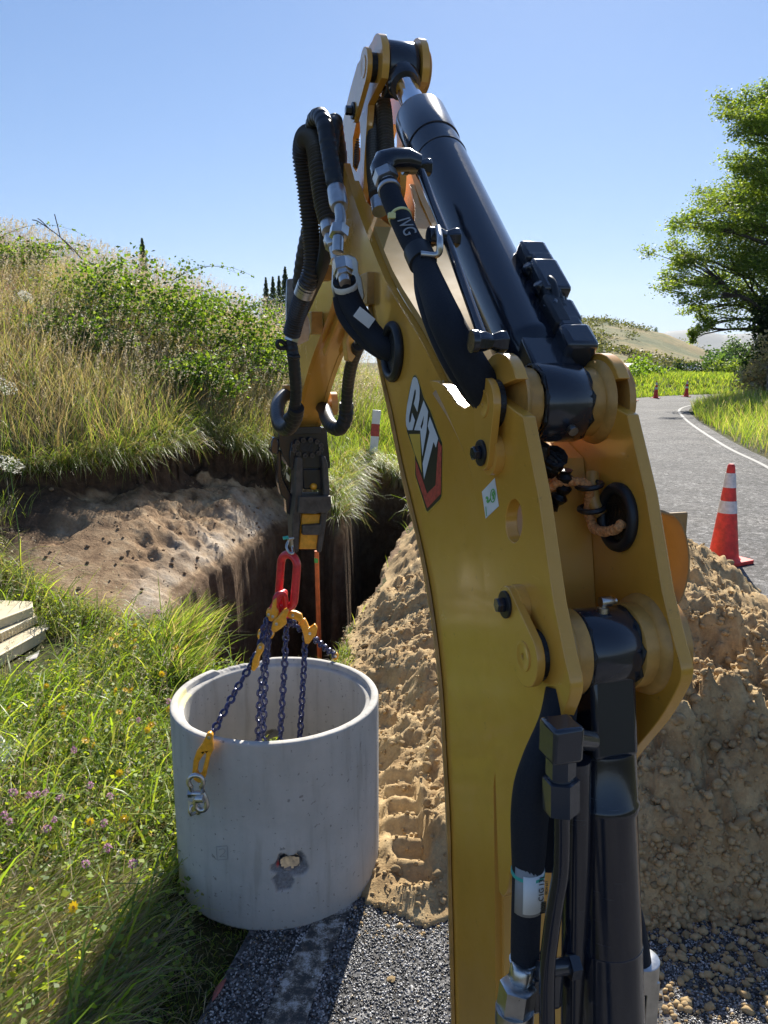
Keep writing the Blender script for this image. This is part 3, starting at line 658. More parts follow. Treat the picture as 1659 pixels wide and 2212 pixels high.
def lining(root, ha, hz, wx, wz, dxi, dzi, gx_, gz_):
    vs = []; f = []; n = 40; m = 7; g = random.Random(3)
    for j in range(m):
        t = j/(m-1); rr_ = (RO-.008)*(1-t)+(RI-.001)*t
        for i in range(n):
            a = 2*math.pi*i/n; k = 1+.10*math.sin(3*a+1)+.05*g.uniform(-1, 1); x_ = (wx*(1-t)+gx_*t)*math.cos(a)*k+dxi*t; z_ = (wz*(1-t)+gz_*t)*math.sin(a)*k+dzi*t+hz
            th_ = ha+x_/RO; vs.append((rr_*math.cos(th_), rr_*math.sin(th_), z_))
    for j in range(m-1):
        for i in range(n): f.append((j*n+i, j*n+(i+1) % n, (j+1)*n+(i+1) % n, (j+1)*n+i))
    cc_ = np.zeros((len(vs), 3)); cc_[:, 0] = 1; npmesh('hole_edge', np.array(vs), np.array(f), M['concrete'], cc_, parent=root, smooth=False)
root = thing('concrete_ring', 'pale grey precast concrete manhole ring with a knocked out hole, standing on the road edge', 'manhole ring', tuple(RC))
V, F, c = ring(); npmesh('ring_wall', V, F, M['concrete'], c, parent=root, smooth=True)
a0_ = math.atan2(-.372*.985, .372*.172)+.06; lining(root, a0_, .240, .034, .025, 0, -.030, .042, .040); lining(root, a0_-.06+math.pi-.02, .29, .038, .032, 0, .030, .047, .052)
n_ = 60; vs = [(RC.x+.30*q*math.cos(a), RC.y+.30*q*math.sin(a), .006+.03*(1-q)*random.random()+.02*(1-q)) for q in (0.02, .25, .5, .75, 1) for a in [2*math.pi*i/n_ for i in range(n_)]]
f_ = [(j*n_+i, j*n_+(i+1) % n_, (j+1)*n_+(i+1) % n_, (j+1)*n_+i) for j in range(4) for i in range(n_)]
tag(npmesh('spilled_clay', np.array(vs), np.array(f_), M['palesand'], smooth=True), 'pale clay scattered on the ground inside the concrete ring', 'clay', kind='stuff')
def sy(px, py):                                # point on the outside face of the ring
    r = ray(px, py); o = Vector((0, 0, EYE)); a = r.x**2+r.y**2; b = -2*(RC.x*r.x+RC.y*r.y); cc = RC.x**2+RC.y**2-(RO+.0015)**2
    k = (-b-math.sqrt(b*b-4*a*cc))/(2*a); return o+r*k
# faint stamped box with a 2
mb = MB()
def ink(path, w=.0011):
    pts = []
    for (x, y) in path: pts.append(sy(x, y))
    P = resample(pts, .004)
    for a, b in zip(P, P[1:]):
        d = (b-a).normalized(); n = Vector((a.x-RC.x, a.y-RC.y, 0)).normalized(); s_ = d.cross(n)*w
        mb.add([a-s_, b-s_, b+s_, a+s_], [(0, 1, 2, 3)])
ink([(467, 1829), (491, 1827), (492, 1856), (469, 1858), (467, 1829)]); ink([(473, 1836), (482, 1833), (487, 1838), (484, 1843), (474, 1851), (487, 1850)])
mb.build('stamped_mark', M['grey'], root)
# cast-in lifting eye: plate with pin, left front
e = sy(424, 1745); nrm = Vector((e.x-RC.x, e.y-RC.y, 0)).normalized(); tg = Vector((-nrm.y, nrm.x, 0)); up = Vector((0, 0, 1))
mb = MB(); mb.lathe([(-.02, .024), (.002, .024), (.006, .019), (.006, .012)], e, nrm, 28)
mb.tube([e+nrm*.0+up*.016, e+nrm*.022+up*.015, e+nrm*.028, e+nrm*.022-up*.015, e-up*.016], .0055, 12)
mb.build('lifting_eye', M['steel'], root)
mb = MB(); q = sy(411, 1735); mb.box(q-up*.018, (tg, nrm, up), (.010, .002, .026)); mb.build('timber_wedge', M['boxcream'], root)

# ================================================================ CHAIN SLING
def stadium(c, ax, side, L, Wd, r, mb, n=18, seg=8):
    """closed round-bar link: centre, long axis, wide axis"""
    pts = []; h = (L-Wd)/2-0.0; rr = Wd/2-r
    for i in range(n):
        a = math.pi*i/(n-1)-math.pi/2; pts.append(c+ax*((L/2-Wd/2)+rr*math.cos(a))+side*rr*math.sin(a))
    for i in range(n):
        a = math.pi*i/(n-1)+math.pi/2; pts.append(c+ax*(-(L/2-Wd/2)+rr*math.cos(a))+side*rr*math.sin(a))
    mb.tube(pts, r, seg, closed=True)
def chain(mb, path, pitch=.0245, r=.0050, twist=0.0):
    P = resample(path, pitch)
    for i, (a, b) in enumerate(zip(P, P[1:])):
        ax = (b-a).normalized(); u = ax.cross(Vector((.1, 1, .05))).normalized(); w = ax.cross(u)
        th = (math.pi/2 if i % 2 else 0)+twist+.12*math.sin(i*1.7); side = u*math.cos(th)+w*math.sin(th)
        stadium((a+b)/2, ax, side, pitch+2*r-.0005, .0300, r, mb, 9, 7)
sl = thing('chain_sling', 'blue chain sling with red master link and yellow hooks hanging into the ring', 'chain sling', (-.32, 2.65, 1.2))
YC = 2.62
mb = MB(); a, b = Y(621, 1187, YC), Y(622, 1322, YC); d = (b-a).normalized()
ax = (Y(617, 1325, YC)-Y(628, 1187, YC)).normalized(); side = Vector((.80, -.55, 0)); side = (side-ax*side.dot(ax)).normalized()
stadium((a+b)/2, ax, side, .222, .103, .0145, mb, 16, 14); mb.build('master_link', M['linkred'], sl)
for (c, l, sd, yy) in [((601, 1300), (-.5, 0, -.85), (.35, .9, -.2), YC-.012), ((606, 1306), (.02, .15, -1), (.75, .65, 0.1), YC-.035), ((612, 1318), (.10, -.1, -1), (.3, .95, 0), YC+.03)]:
    mb = MB(); ax = Vector(l).normalized(); s_ = Vector(sd); s_ = (s_-ax*s_.dot(ax)).normalized()
    stadium(Y(*c, yy), ax, s_, .105, .062, .0105, mb, 12, 12); mb.build('coupling_link', M['linkred'], sl)
front = Y(455, 1592, 2.290); rimback = Y(724, 1417, 2.95)
def legc(name, pts, tw=0): mb = MB(); chain(mb, resample(spline(pts, 8), .01), twist=tw); return mb.build(name, M['chainblue'], sl)
legc('chain_leg', [Y(553, 1418, 2.50), Y(505, 1500, 2.41), front], .4)
legc('chain_leg', [Y(622, 1338, 2.62), Y(648, 1358, 2.68), Y(672, 1374, 2.75), Y(696, 1394, 2.84), Y(713, 1408, 2.91), rimback], .7)
legc('chain_leg', [Y(619, 1342, 2.62), Y(615, 1430, 2.63), Y(609, 1530, 2.63), Y(604, 1625, 2.63), Y(602, 1690, 2.63)], .3)
legc('chain_leg', [Y(660, 1372, 2.68), Y(656, 1450, 2.69), Y(652, 1520, 2.69), Y(647, 1610, 2.69), Y(645, 1680, 2.69)], .5)
legc('chain_leg', [Y(585, 1330, 2.58), Y(577, 1390, 2.57), Y(573, 1460, 2.57), Y(570, 1530, 2.57), Y(567, 1620, 2.57), Y(566, 1690, 2.57)], .2)
legc('chain_leg', [Y(573, 1338, 2.62), Y(578, 1400, 2.62), Y(565, 1470, 2.62), Y(560, 1540, 2.62), Y(557, 1620, 2.62), Y(556, 1690, 2.62)], 1.1)
legc('chain_leg', [Y(576, 1335, 2.55), Y(568, 1370, 2.54), Y(560, 1400, 2.52), Y(549, 1425, 2.49)], .9)
def plate(pts, y, th, name, material, holes=(), par=None, bev=.0025, tilt=0):
    mb = MB(); loops = [pts]+list(holes)
    if len(loops) == 1: loops = pts
    mb.prism(loops, y-th/2, y+th/2, lambda u, v, d: Y(u, v, y)+Vector((tilt*(d-y), d-y, 0))); return mb.build(name, material, par, bevel=bev)
def disc(cx, cy, r, n=14): return [(cx+r*math.cos(2*math.pi*i/n), cy+r*math.sin(2*math.pi*i/n)) for i in range(n)]
def grabhook(pts, y, pin, par=sl, th=.020, name='grab_hook', holes=()):
    o = plate(pts, y, th, name, M['hookyellow'], holes=holes, par=par, bev=.005)
    for p in pin:
        mb = MB(); mb.lathe([(-th*.62, .004), (-th*.6, .0055), (th*.6, .0055), (th*.62, .004)], Y(p[0], p[1], y), (0, 1, 0), 14); mb.build('pin', M['steel'], o)
    return o
# two clevis shorteners under the coupling links
grabhook([(575, 1320), (580, 1312), (586, 1316), (590, 1296), (598, 1290), (597, 1312), (603, 1322), (599, 1336), (588, 1342), (577, 1338)], 2.56, [(581, 1326), (590, 1330)])
grabhook([(590, 1340), (600, 1332), (611, 1318), (620, 1312), (624, 1320), (618, 1336), (620, 1346), (606, 1358), (594, 1366), (586, 1358)], 2.55, [(598, 1346)])
grabhook([(626, 1318), (640, 1320), (652, 1326), (655, 1338), (648, 1344), (640, 1338), (627, 1335), (620, 1330)], 2.63, [(633, 1327)])
# mid hooks on the right
grabhook([(651, 1340), (658, 1334), (664, 1345), (668, 1356), (676, 1350), (680, 1346), (686, 1356), (683, 1372), (676, 1378), (668, 1390), (659, 1389), (656, 1370), (650, 1352), (643, 1348)], 2.68, [(670, 1366)], th=.024)
# pair of small clasps left, beside the strands
grabhook([(558, 1360), (566, 1358), (567, 1380), (560, 1384), (556, 1374)], 2.60, [(562, 1367)], th=.016)
grabhook([(583, 1358), (591, 1356), (593, 1372), (587, 1380), (582, 1374)], 2.60, [(588, 1366)], th=.016)
# long flat clevis to the left chain
grabhook([(555, 1400), (558, 1391), (565, 1389), (571, 1394), (570, 1404), (562, 1418), (560, 1436), (550, 1449), (543, 1446), (546, 1425), (552, 1412)], 2.47, [(563, 1396)], th=.022)
# tail clasp on the back rim
grabhook([(718, 1418), (721, 1410), (728, 1409), (732, 1416), (729, 1424), (722, 1427)], 2.95, [(725, 1416)], th=.018)
# the outer hook hanging down the outside of the ring
hk = grabhook([(444, 1592), (448, 1582), (456, 1580), (461, 1587), (460, 1600), (462, 1618), (455, 1632), (446, 1674), (439, 1687), (428, 1688), (419, 1681), (416, 1668), (419, 1640), (425, 1622), (437, 1606)], 2.238, [(453, 1590)],
              holes=[[(438, 1632), (444, 1624), (447, 1628), (441, 1650), (437, 1668), (430, 1672), (427, 1664), (430, 1645)]], th=.020)

sh = thing('bow_shackle', 'galvanised bow shackle joining the outer yellow hook to the ring', 'shackle', tuple(e))
c1 = Y(424, 1690, 2.201)
mb = MB(); pts = []
for i in range(22):
    a = math.pi*1.5*i/21-math.pi*.25; pts.append(c1+Vector((math.cos(a)*.023, .35*math.sin(a)*.0-.004, math.sin(a)*.023+.004)))
mb.tube([Y(413, 1712, 2.211)]+[p for p in reversed(pts)]+[Y(438, 1712, 2.211)], .0075, 14); mb.build('bow', M['steel'], sh)
mb = MB(); mb.tube([Y(411, 1714, 2.206), Y(443, 1714, 2.206)], .009, 14); mb.lathe([(-.006, .013), (.006, .013)], Y(411, 1714, 2.206), (1, 0, 0), 6); mb.build('pin', M['steel'], sh)
sh2 = thing('bow_shackle', 'second galvanised shackle lowest on the ring, through the cast in lifting eye', 'shackle', tuple(e))
mb = MB(); pts = [Y(438, 1712, 2.198), Y(444, 1724, 2.198), Y(447, 1738, 2.198), Y(443, 1748, 2.198), Y(433, 1750, 2.198), Y(424, 1744, 2.198), Y(423, 1732, 2.198), Y(428, 1720, 2.198)]
mb.tube(spline(pts, 6), .0085, 14); mb.build('bow', M['steel'], sh2)
mb = MB(); mb.lathe([(-.014, .012), (.014, .012)], Y(433, 1726, 2.191), (.9, -.3, .2), 16); mb.build('pin', M['steel'], sh2)

# ================================================================ EXCAVATOR ARM
ex = thing('excavator_arm', 'yellow excavator boom and stick with black hydraulic cylinders, filling the middle of the view', 'excavator', (W(.85, 0, 0).x, W(.85, 0, 0).y, 0))
HB, HP, TP = .062, .076, .016; FLIPA, FLIPB = 1, 1                 # half widths: box section, outside of the bracket plates; plate thickness
P1, P2, P3 = (.89, 1.80), (.755, 1.522), (1.585, 2.415)   # pins: stick cylinder base, boom cylinder rod, stick cylinder rod
def szl(pts, t): return [sz(B(px, py, t)) for px, py in pts]
fs = lambda s, z, d: W(s, d, z)
def arc(c, r, a0, a1, n=12): return [(c[0]+r*math.cos(R(a0+(a1-a0)*i/n)), c[1]+r*math.sin(R(a0+(a1-a0)*i/n))) for i in range(n+1)]
def smooth2(pts, n=5): return [(p.x, p.y) for p in spline([(a, b, 0) for a, b in pts], n)]
PIV = (1.80, 2.145)
under_px = ([(978, 2500), (975, 2212), (970, 2000), (965, 1800), (955, 1600), (940, 1400), (908, 1200), (872, 1050), (842, 905), (815, 780), (803, 700), (790, 640)])
top_px = [(778, 468), (830, 600), (900, 720), (960, 838)]
def hw(s_): t_ = min(1, max(0, (s_-.98)/.42)); return HB+.018*t_*t_*(3-2*t_)      # the box widens towards its tip
fb = lambda s_, z, d: W(s_, d*hw(s_)/HB, z)
def szb(px, py):
    t_ = -HB
    for _ in range(8): q_ = sz(B(px, py, t_)); t_ = -hw(q_[0])
    return q_
def szbl(pts): return [szb(*p) for p in pts]
under = smooth2(szbl(under_px), 4); top = smooth2(szbl(top_px), 3)
rear = [(top[-1][0]-.06, top[-1][1]-.04), (.915, 1.72), (.885, 1.62), (.860, 1.50)]+szl([(1066, 1700), (1069, 1935), (1071, 2212), (1072, 2500)], -HB)
outline = under+[(PIV[0]-.06, PIV[1]-.075)]+arc(PIV, .075, -90, 60, 8)+[(1.72, 2.27)]+szbl([(748, 372), (760, 415)])+top+rear
bo = MB()
for a, b in ((-HB, -HB+.014), (HB-.014, HB)): bo.prism(outline, a, b, fs)
boom = bo.build('boom', M['yellow'], ex)
bm = bmesh.new(); bm.from_mesh(boom.data); og = ORG[ex]
for q_ in [.98+.035*i for i in range(15)]:
    bmesh.ops.bisect_plane(bm, geom=bm.verts[:]+bm.edges[:]+bm.faces[:], plane_co=U*q_-og, plane_no=U)
for v in bm.verts:
    p = v.co+og; t_ = p.dot(N)-T0; v.co += N*(math.copysign(hw(p.dot(U))-HB, t_))
bmesh.ops.dissolve_limit(bm, angle_limit=.0005, verts=bm.verts[:], edges=bm.edges[:]); bm.to_mesh(boom.data); bm.free()
for p in boom.data.polygons: p.use_smooth = True
boom.data.set_sharp_from_angle(angle=R(35)); m = boom.modifiers.new('b', 'BEVEL'); m.width = .005; m.segments = 3; m.limit_method = 'ANGLE'; m.angle_limit = R(35)
# plates closing the box: underside, top and rear, inset a little from the side plates
def skin(path, ins, th, name, w=HB-.010, nrm=1, material=None, par=None):
    mb = MB(); P = [Vector((a, b, 0)) for a, b in path]; n = len(P); off = []
    for i in range(n):
        d = (P[min(n-1, i+1)]-P[max(0, i-1)]).normalized(); off.append(Vector((-d.y, d.x, 0))*nrm)
    vs = []
    for i in range(n):
        for q in (ins, ins+th):
            for t in (-w, w): p = P[i]+off[i]*q; vs.append(W(p.x, t*(hw(p.x)/HB if par is None else 1), p.y))
    f = []
    for i in range(n-1):
        o = i*4; f += [(o, o+1, o+5, o+4), (o+2, o+6, o+7, o+3), (o, o+4, o+6, o+2), (o+1, o+3, o+7, o+5)]
    f += [(0, 2, 3, 1), (4*n-4, 4*n-3, 4*n-1, 4*n-2)]
    mb.add(vs, f, False); return mb.build(name, material or M['yellow'], par or boom)
skin(under[:-3], .004, .008, 'underside_plate', nrm=-1)
skin([szb(792, 505)]+top[2:], .002, .014, 'top_plate', nrm=-1, material=M['dustydimyellow'])
skin(rear[:5], .0, .008, 'rear_plate', w=HP-TP-.001, nrm=-1)
skin(rear[4:], .0, .008, 'rear_plate', nrm=-1)
tp0 = szb(792, 505); skin([(tp0[0]+.0, tp0[1]), (tp0[0]+.0, tp0[1]-.10)], 0, .008, 'tip_stiffener')
# rounded tongue of top plate either side of the fork opening
for sg in (-1, 1):
    mb = MB(); a = szbl([(792, 505), (778, 468), (764, 430), (752, 385)])
    vs = []
    for i, (s_, z_) in enumerate(a):
        wi = [0.0, .034, .052, .056][i]
        for t in (sg*wi, sg*(hw(s_)-.012)):
            vs += [W(s_, t, z_-.003), W(s_, t, z_-.011)]
    f = []
    for i in range(3): o = i*4; f += [(o, o+4, o+6, o+2), (o+1, o+3, o+7, o+5), (o, o+1, o+5, o+4), (o+2, o+6, o+7, o+3)]
    f += [(0, 2, 3, 1), (12, 13, 15, 14)]; mb.add(vs, f); mb.build('fork_plate', M['yellow'], boom, bevel=.0015)
# bracket side plates, doubled over the box, carrying both cylinder pins
bp = [(927, 822), (945, 824), (962, 834), (975, 853), (988, 872), (1003, 882), (1013, 877), (1024, 855)]
brack = szl(bp, -HP)+arc(P1, .062, 150, 20, 10)+szl([(1130, 900), (1165, 1080), (1196, 1300)], -HP)+arc(P2, .078, 165, 235, 6)[0:0]
re = szl([(1220, 1420), (1232, 1480), (1222, 1525), (1192, 1590), (1160, 1640), (1132, 1690), (1113, 1760), (1105, 1850), (1098, 1915), (1087, 1937), (1077, 1925)], -HP)
fr = szl([(1070, 1700), (1064, 1550), (1057, 1400), (1046, 1250), (1030, 1090), (1010, 1000), (975, 915), (940, 850)], -HP)
loopb = brack+smooth2(re, 3)+smooth2(fr, 3)
ov = szl([(1110+18*math.cos(R(a)), 1125+47*math.sin(R(a))) for a in range(0, 360, 15)], -HP)
for sg in (-1, 1):
    mb = MB(); mb.prism([loopb, ov], sg*HP, sg*(HP-TP), fs); b_ = mb.build('bracket_plate', M['yellow'], ex, bevel=.0022)
    if sg == -1: brL = b_
    for P_, r0 in ((P1, .044), (P2, .050)):
        mb = MB(); mb.lathe([(0, r0+.010), (.006, r0+.008), (.010, r0), (.0265, r0), (.028, r0-.003)], W(P_[0], sg*(HP-TP), P_[1]), N*-sg, 40); mb.build('pin_boss', M['bronze'], b_)
        if sg == 1:
            mb = MB(); mb.lathe([(0, r0+.012), (.010, r0+.010), (.014, r0)], W(P_[0], HP, P_[1]), N, 40); mb.build('pin_boss', M['bronze'], b_)
# weld bead along the front edge of the left bracket plate
def edgeband(path, inset, e0, e1, name, par, flip=1, mt='yellow'):
    P = [Vector((a, b, 0)) for a, b in path]; n = len(P); vs = []; f = []
    for i in range(n):
        d = (P[min(n-1, i+1)]-P[max(0, i-1)]).normalized(); nr = Vector((-d.y, d.x, 0))*flip; w_ = inset*(1+.05*math.sin(i*1.3)); h_ = hw(P[i].x)
        for q, t in ((0, e0), (w_*.5, (e0+e1)/2-.0012), (w_, e1), (w_+.0015, .0012)): p = P[i]+nr*q; vs.append(W(p.x, -h_-t if abs(t) < .03 else t, p.y))
    for i in range(n-1):
        for k in range(3): o = i*4+k; f.append((o, o+1, o+5, o+4))
    mb = MB(); mb.add(vs, f, True); o = mb.build(name, M[mt], par)
    try: o.data.set_sharp_from_angle(angle=R(25))
    except Exception: pass
    return o
edgeband(smooth2(fr, 4), .024, .0135, .001, 'weld_fillet', brL, FLIPA, 'bronze')
edgeband(under[2:], .020, .0010, .0060, 'edge_flange', boom, FLIPB, 'bronze')  # browner than the boom: the strip's sky reflection is put into its colour
# pin keepers: stadium plates with pin heads, bolts on washers
def keeper(c, e_, r0, r1, t0, nm='pin_keeper'):
    d = Vector((e_[0]-c[0], e_[1]-c[1])).normalized(); a = math.degrees(math.atan2(d.y, d.x))
    pts = arc(c, r0, a+90, a+270, 14)+arc(e_, r1, a-90, a+90, 10)
    mb = MB(); mb.prism(pts, t0, t0-.010, fs); return mb.build(nm, M['yellow'], ex, bevel=.0015)
def bolt(p, ax, par, wr=.0165, hr=.0095, hh=.0095, wm='rubber', hm='black', wth=.0035):
    ax = Vector(ax).normalized(); mb = MB(); mb.lathe([(0, wr), (wth, wr), (wth, wr*.5)], p, ax, 28); o = mb.build('washer', M[wm], par, bevel=.0006)
    mb = MB(); mb.lathe([(wth, hr), (wth+hh*.85, hr), (wth+hh, hr*.86)], p, ax, 6, flat=True); mb.build('bolt_head', M[hm], par, bevel=.0006)
k1e = sz(B(1047, 978, -.090)); k1 = keeper(P1, k1e, .032, .022, -.084)
k2e = sz(B(1100, 1305, -.090)); k2 = keeper(P2, k2e, .035, .022, -.084)
for kk, P_, ke in ((k1, P1, k1e), (k2, P2, k2e)):
    mb = MB(); mb.lathe([(0, .0175), (.0012, .0175), (.0016, .016), (.0008, .0135), (.0008, .004), (-.003, .0025)], W(P_[0], -.094, P_[1]), -N, 36); mb.build('pin_head', M['yellow'], kk)
    bolt(W(ke[0], -.094, ke[1]), -N, kk)
    mb = MB(); mb.lathe([(0, .026), (.011, .026)], W(ke[0]-.004, -HP, ke[1]-.002), -N, 24); mb.build('spacer', M['yellow'], kk)
    mb = MB(); mb.lathe([(0, .030), (.0095, .028)], W(P_[0], -HP, P_[1]), -N, 24); mb.build('grease_ring', M['grease'], kk)
mb = MB(); pts = []
# far side keepers seen as rims only
keeper(P1, (P1[0]+.05, P1[1]-.10), .034, .022, HP+.012+.010)
# web inside the brackets, rope hole with grommet, oval hole rim
gc = sz(B(1338, 1117, HP-TP)); mb = MB()
ringp = [W(gc[0]+.034*math.cos(R(a)), HP-TP-.003, gc[1]+.036*math.sin(R(a))) for a in range(0, 360, 10)]
mb.tube(ringp, .0075, 10, closed=True); mb.build('rubber_grommet', M['rubber'], ex)
mb = MB(); mb.lathe([(0, .030), (.001, .030)], W(gc[0], HP-TP-.0035, gc[1]), N, 30); mb.build('grommet_opening', M['grease'], ex)  # flat black disc stands in for the dark inside the opening
ropt = [B(1150, 1130, -.02), B(1170, 1075, -.01), B(1200, 1045, .0), B(1240, 1040, .02), B(1272, 1052, .035), B(1272, 1085, .04), B(1274, 1115, .042), B(1285, 1142, .043), B(1310, 1148, .045), B(1335, 1140, .048), B(1346, 1128, .054)]
RP = resample(spline(ropt, 8), .0012); mb = MB(); mb.tube(RP, lambda i: .0058+.0006*math.sin(i*1.1), 12); rope = mb.build('braided_rope', M['rope'], ex)
mb = MB()
for sg in (0, math.pi):
    pp = []; u = Vector((0, 0, 1))
    for i, p in enumerate(RP[:-1:2]):
        t_ = (RP[min(len(RP)-1, i*2+2)]-p).normalized(); a = t_.cross(u).normalized() if abs(t_.dot(u)) < .95 else t_.cross(N).normalized(); b = t_.cross(a); th = i*.42+sg
        pp.append(p+(a*math.cos(th)+b*math.sin(th))*.0057)
    mb.tube(pp, .0013, 6)
mb.build('strand', M['grease'] if False else M['rope'], rope)
stub = [B(1280, 1022, .05), B(1279, 1055, .045), B(1285, 1090, .046), B(1300, 1112, .052)]
mb = MB(); mb.tube(spline(stub, 6), .0085, 12); mb.build('padeye', M['bronze'], ex)
for (px, py, t) in ((1273, 1048, .036), (1278, 1098, .040)):
    c = B(px, py, t); mb = MB(); r_ = []
    for a in range(0, 360, 20): r_.append(c+N*(.014*math.cos(R(a)))+U*(.018*math.sin(R(a)))+Vector((0, 0, .003*math.cos(R(a)))))
    mb.tube(r_, .0035, 6, closed=True); mb.build('cable_tie', M['rubber'], ex)
# grease lumps and loose black hose stubs behind the upper pin
mb = MB(); mb.tube(spline([B(1172, 960, -.03), B(1150, 1060, -.03), B(1190, 1090, -.0), B(1215, 1060, .01), B(1222, 1015, .01)], 6), lambda i: .009+.003*math.sin(i*2.1), 10); mb.build('grease_smear', M['grease'], ex)
mb = MB(); mb.tube(spline([B(1180, 1010, -.01), B(1190, 1000, 0), B(1200, 985, .0)], 6), lambda i: .012+.005*math.sin(i*1.7), 10); mb.build('grease_smear', M['grease'], ex)

# ---- CAT decal on the left face of the boom (traced on the face)
def F4(cx, cy): return ((1300+cx/4.255)/1.507, (1180+cy/4.255)/1.507)
def decal(pts, lift, name, material, par, holes=()):
    tt = -HB-lift; loops = [[szb(*F4(*p)) for p in pts]]+[[szb(*F4(*p)) for p in h] for h in holes]
    mb = MB(); mb.prism(loops if holes else loops[0], tt, tt+.0003, lambda a, b, d: W(a, -hw(a)+(d+HB), b)); return mb.build(name, material, par)
dl = decal([(190, 190), (222, 165), (258, 200), (300, 330), (350, 490), (430, 640), (560, 1000), (603, 1105), (610, 1200), (597, 1850), (577, 1905), (402, 2088), (372, 2068), (218, 1560), (215, 1290), (108, 960), (94, 800), (106, 600), (150, 330)], .0006, 'logo_decal', M['decalyellow'], boom)
decal([(197, 195), (222, 175), (252, 207), (296, 335), (345, 495), (425, 648), (555, 1005), (597, 1110), (603, 1200), (590, 1845), (570, 1893), (400, 2065), (382, 2050), (228, 1560), (225, 1285), (113, 955), (100, 800), (112, 600), (157, 330)], .0010, 'logo_ground', M['decalblack'], dl)
decal([(550, 1085), (597, 1160), (583, 1820), (398, 2020), (245, 1560), (233, 1350), (262, 1420), (395, 1815), (512, 1700), (545, 1220)], .0014, 'logo_chevron', M['decalred'], dl)
decal([(148, 990), (300, 990), (325, 1525), (222, 1240)], .0018, 'logo_triangle', M['decalyellow'], dl)
decal([(225, 200), (243, 206), (262, 228), (288, 320), (295, 400), (293, 500), (262, 682), (213, 572), (232, 500), (243, 430), (241, 385), (234, 368), (222, 392), (205, 480), (150, 740), (147, 810), (155, 838), (170, 815), (190, 698), (230, 800), (195, 937), (132, 937), (108, 872), (104, 800), (106, 720), (122, 590), (165, 370), (192, 240), (208, 208)], .0018, 'logo_letter', M['letterwhite'], dl)
decal([(350, 527), (413, 680), (388, 960), (333, 1295), (303, 942), (218, 937)], .0018, 'logo_letter', M['letterwhite'], dl, holes=[[(356, 722), (306, 888), (320, 925), (345, 850)]])
decal([(437, 752), (552, 1050), (520, 1178), (487, 1100), (356, 1618), (337, 1400), (433, 965), (407, 880)], .0018, 'logo_letter', M['letterwhite'], dl)
# small lifting sticker on the bracket plate
def F5(cx, cy): return ((1450+cx/1.769)/1.507, (1150+cy/1.769)/1.507)
def decal2(pts, lift, name, material, par, holes=()):
    tt = -HP-lift; loops = [[sz(B(*F5(*p), -HP)) for p in pts]]+[[sz(B(*F5(*p), -HP)) for p in h] for h in holes]
    mb = MB(); mb.prism(loops if holes else loops[0], tt, tt+.0003, fs); return mb.build(name, material, par)
st = decal2([(212, 797), (286, 718), (309, 880), (234, 952)], .0006, 'lifting_sticker', M['white'], brL)
cir = lambda cx, cy, rx, ry: [(cx+rx*math.cos(R(a)), cy+ry*math.sin(R(a))-rx*math.cos(R(a))*.25) for a in range(0, 360, 18)]
decal2(cir(277, 820, 15, 40), .0012, 'symbol_circle', M['green'], st, holes=[cir(277, 820, 12, 34)])
decal2([(272, 808), (280, 790), (289, 812), (284, 815), (284, 838), (276, 844), (276, 818), (271, 822)], .0012, 'symbol_arrow', M['green'], st, holes=[[(276, 812), (280, 803), (284, 809), (281, 812), (281, 832), (279, 834), (279, 813)]])
decal2([(236, 830), (244, 822), (251, 832), (250, 850), (258, 842), (262, 832), (266, 838), (260, 852), (250, 862), (244, 862), (240, 850), (246, 842), (243, 834), (238, 842)], .0012, 'symbol_hook', M['green'], st)
decal2([(236, 885), (238, 883), (241, 935), (239, 938)], .0012, 'small_print', M['green'], st)
# black smears / chips of paint on the bracket
# ---- stick (dipper)
SH = .047
sback = [(1.640, 2.365), (1.672, 2.27), (1.70, 2.19), (1.87, 2.085), (2.08, 1.972), (2.33, 1.862), (2.50, 1.765), (2.70, 1.625)]
sfront = [(2.80, 1.70), (2.62, 1.90), (2.42, 2.05), (2.20, 2.15), (2.05, 2.27), (1.93, 2.36), (1.82, 2.43), (1.73, 2.470)]
so = smooth2(sback, 4)+smooth2(sfront, 4)+arc(P3, .058, 70, 215, 10)
lens = szl([(770, 262), (777, 262), (779, 300), (778, 345), (770, 372), (762, 360), (762, 300)], -SH)
mb = MB()
for a, b in ((-SH, -SH+.014), (SH-.014, SH)):
    mb.prism([so, lens], a, b, fs)
stick = mb.build('stick', M['yellow'], ex, bevel=.002)
sb = smooth2(sback, 4); i0 = 14
skin(sb[i0:], .003, .008, 'rear_plate', w=SH-.014, nrm=1, par=stick)
skin([sb[-1], (2.80, 1.70)], .0, .008, 'end_plate', w=SH-.014, nrm=1, par=stick)
skin(smooth2(sfront, 3)[:-6], .003, .008, 'front_plate', w=SH-.014, nrm=1, par=stick)
mb = MB(); mb.lathe([(-.092, .044), (-.090, .046), (.090, .046), (.092, .044)], W(PIV[0], 0, PIV[1]), N, 36); mb.build('pivot_pin', M['bronze'], stick)
for sg in (-1, 1):
    mb = MB(); mb.prism([(1.84, 2.100), (2.03, 2.0), (2.26, 1.885), (2.24, 1.868), (2.02, 1.97), (1.85, 2.062)], sg*.020, sg*.028, fs); mb.build('gusset', M['yellow'], stick, bevel=.0015)
kp = keeper(P3, (P3[0]+.085, P3[1]-.055), .034, .022, -.060); kp.parent = stick
mb = MB(); mb.lathe([(0, .020), (.0012, .020), (.0016, .018), (.0008, .015), (.0008, .004)], W(P3[0], -.070, P3[1]), -N, 32); mb.build('pin_head', M['yellow'], kp)
bolt(W(P3[0]+.085, -.070, P3[1]-.055), -N, stick, hh=.014)
mb = MB(); mb.lathe([(0, .026), (.013, .026)], W(P3[0], -SH, P3[1]), -N, 30); mb.build('grease_ring', M['grease'], stick)
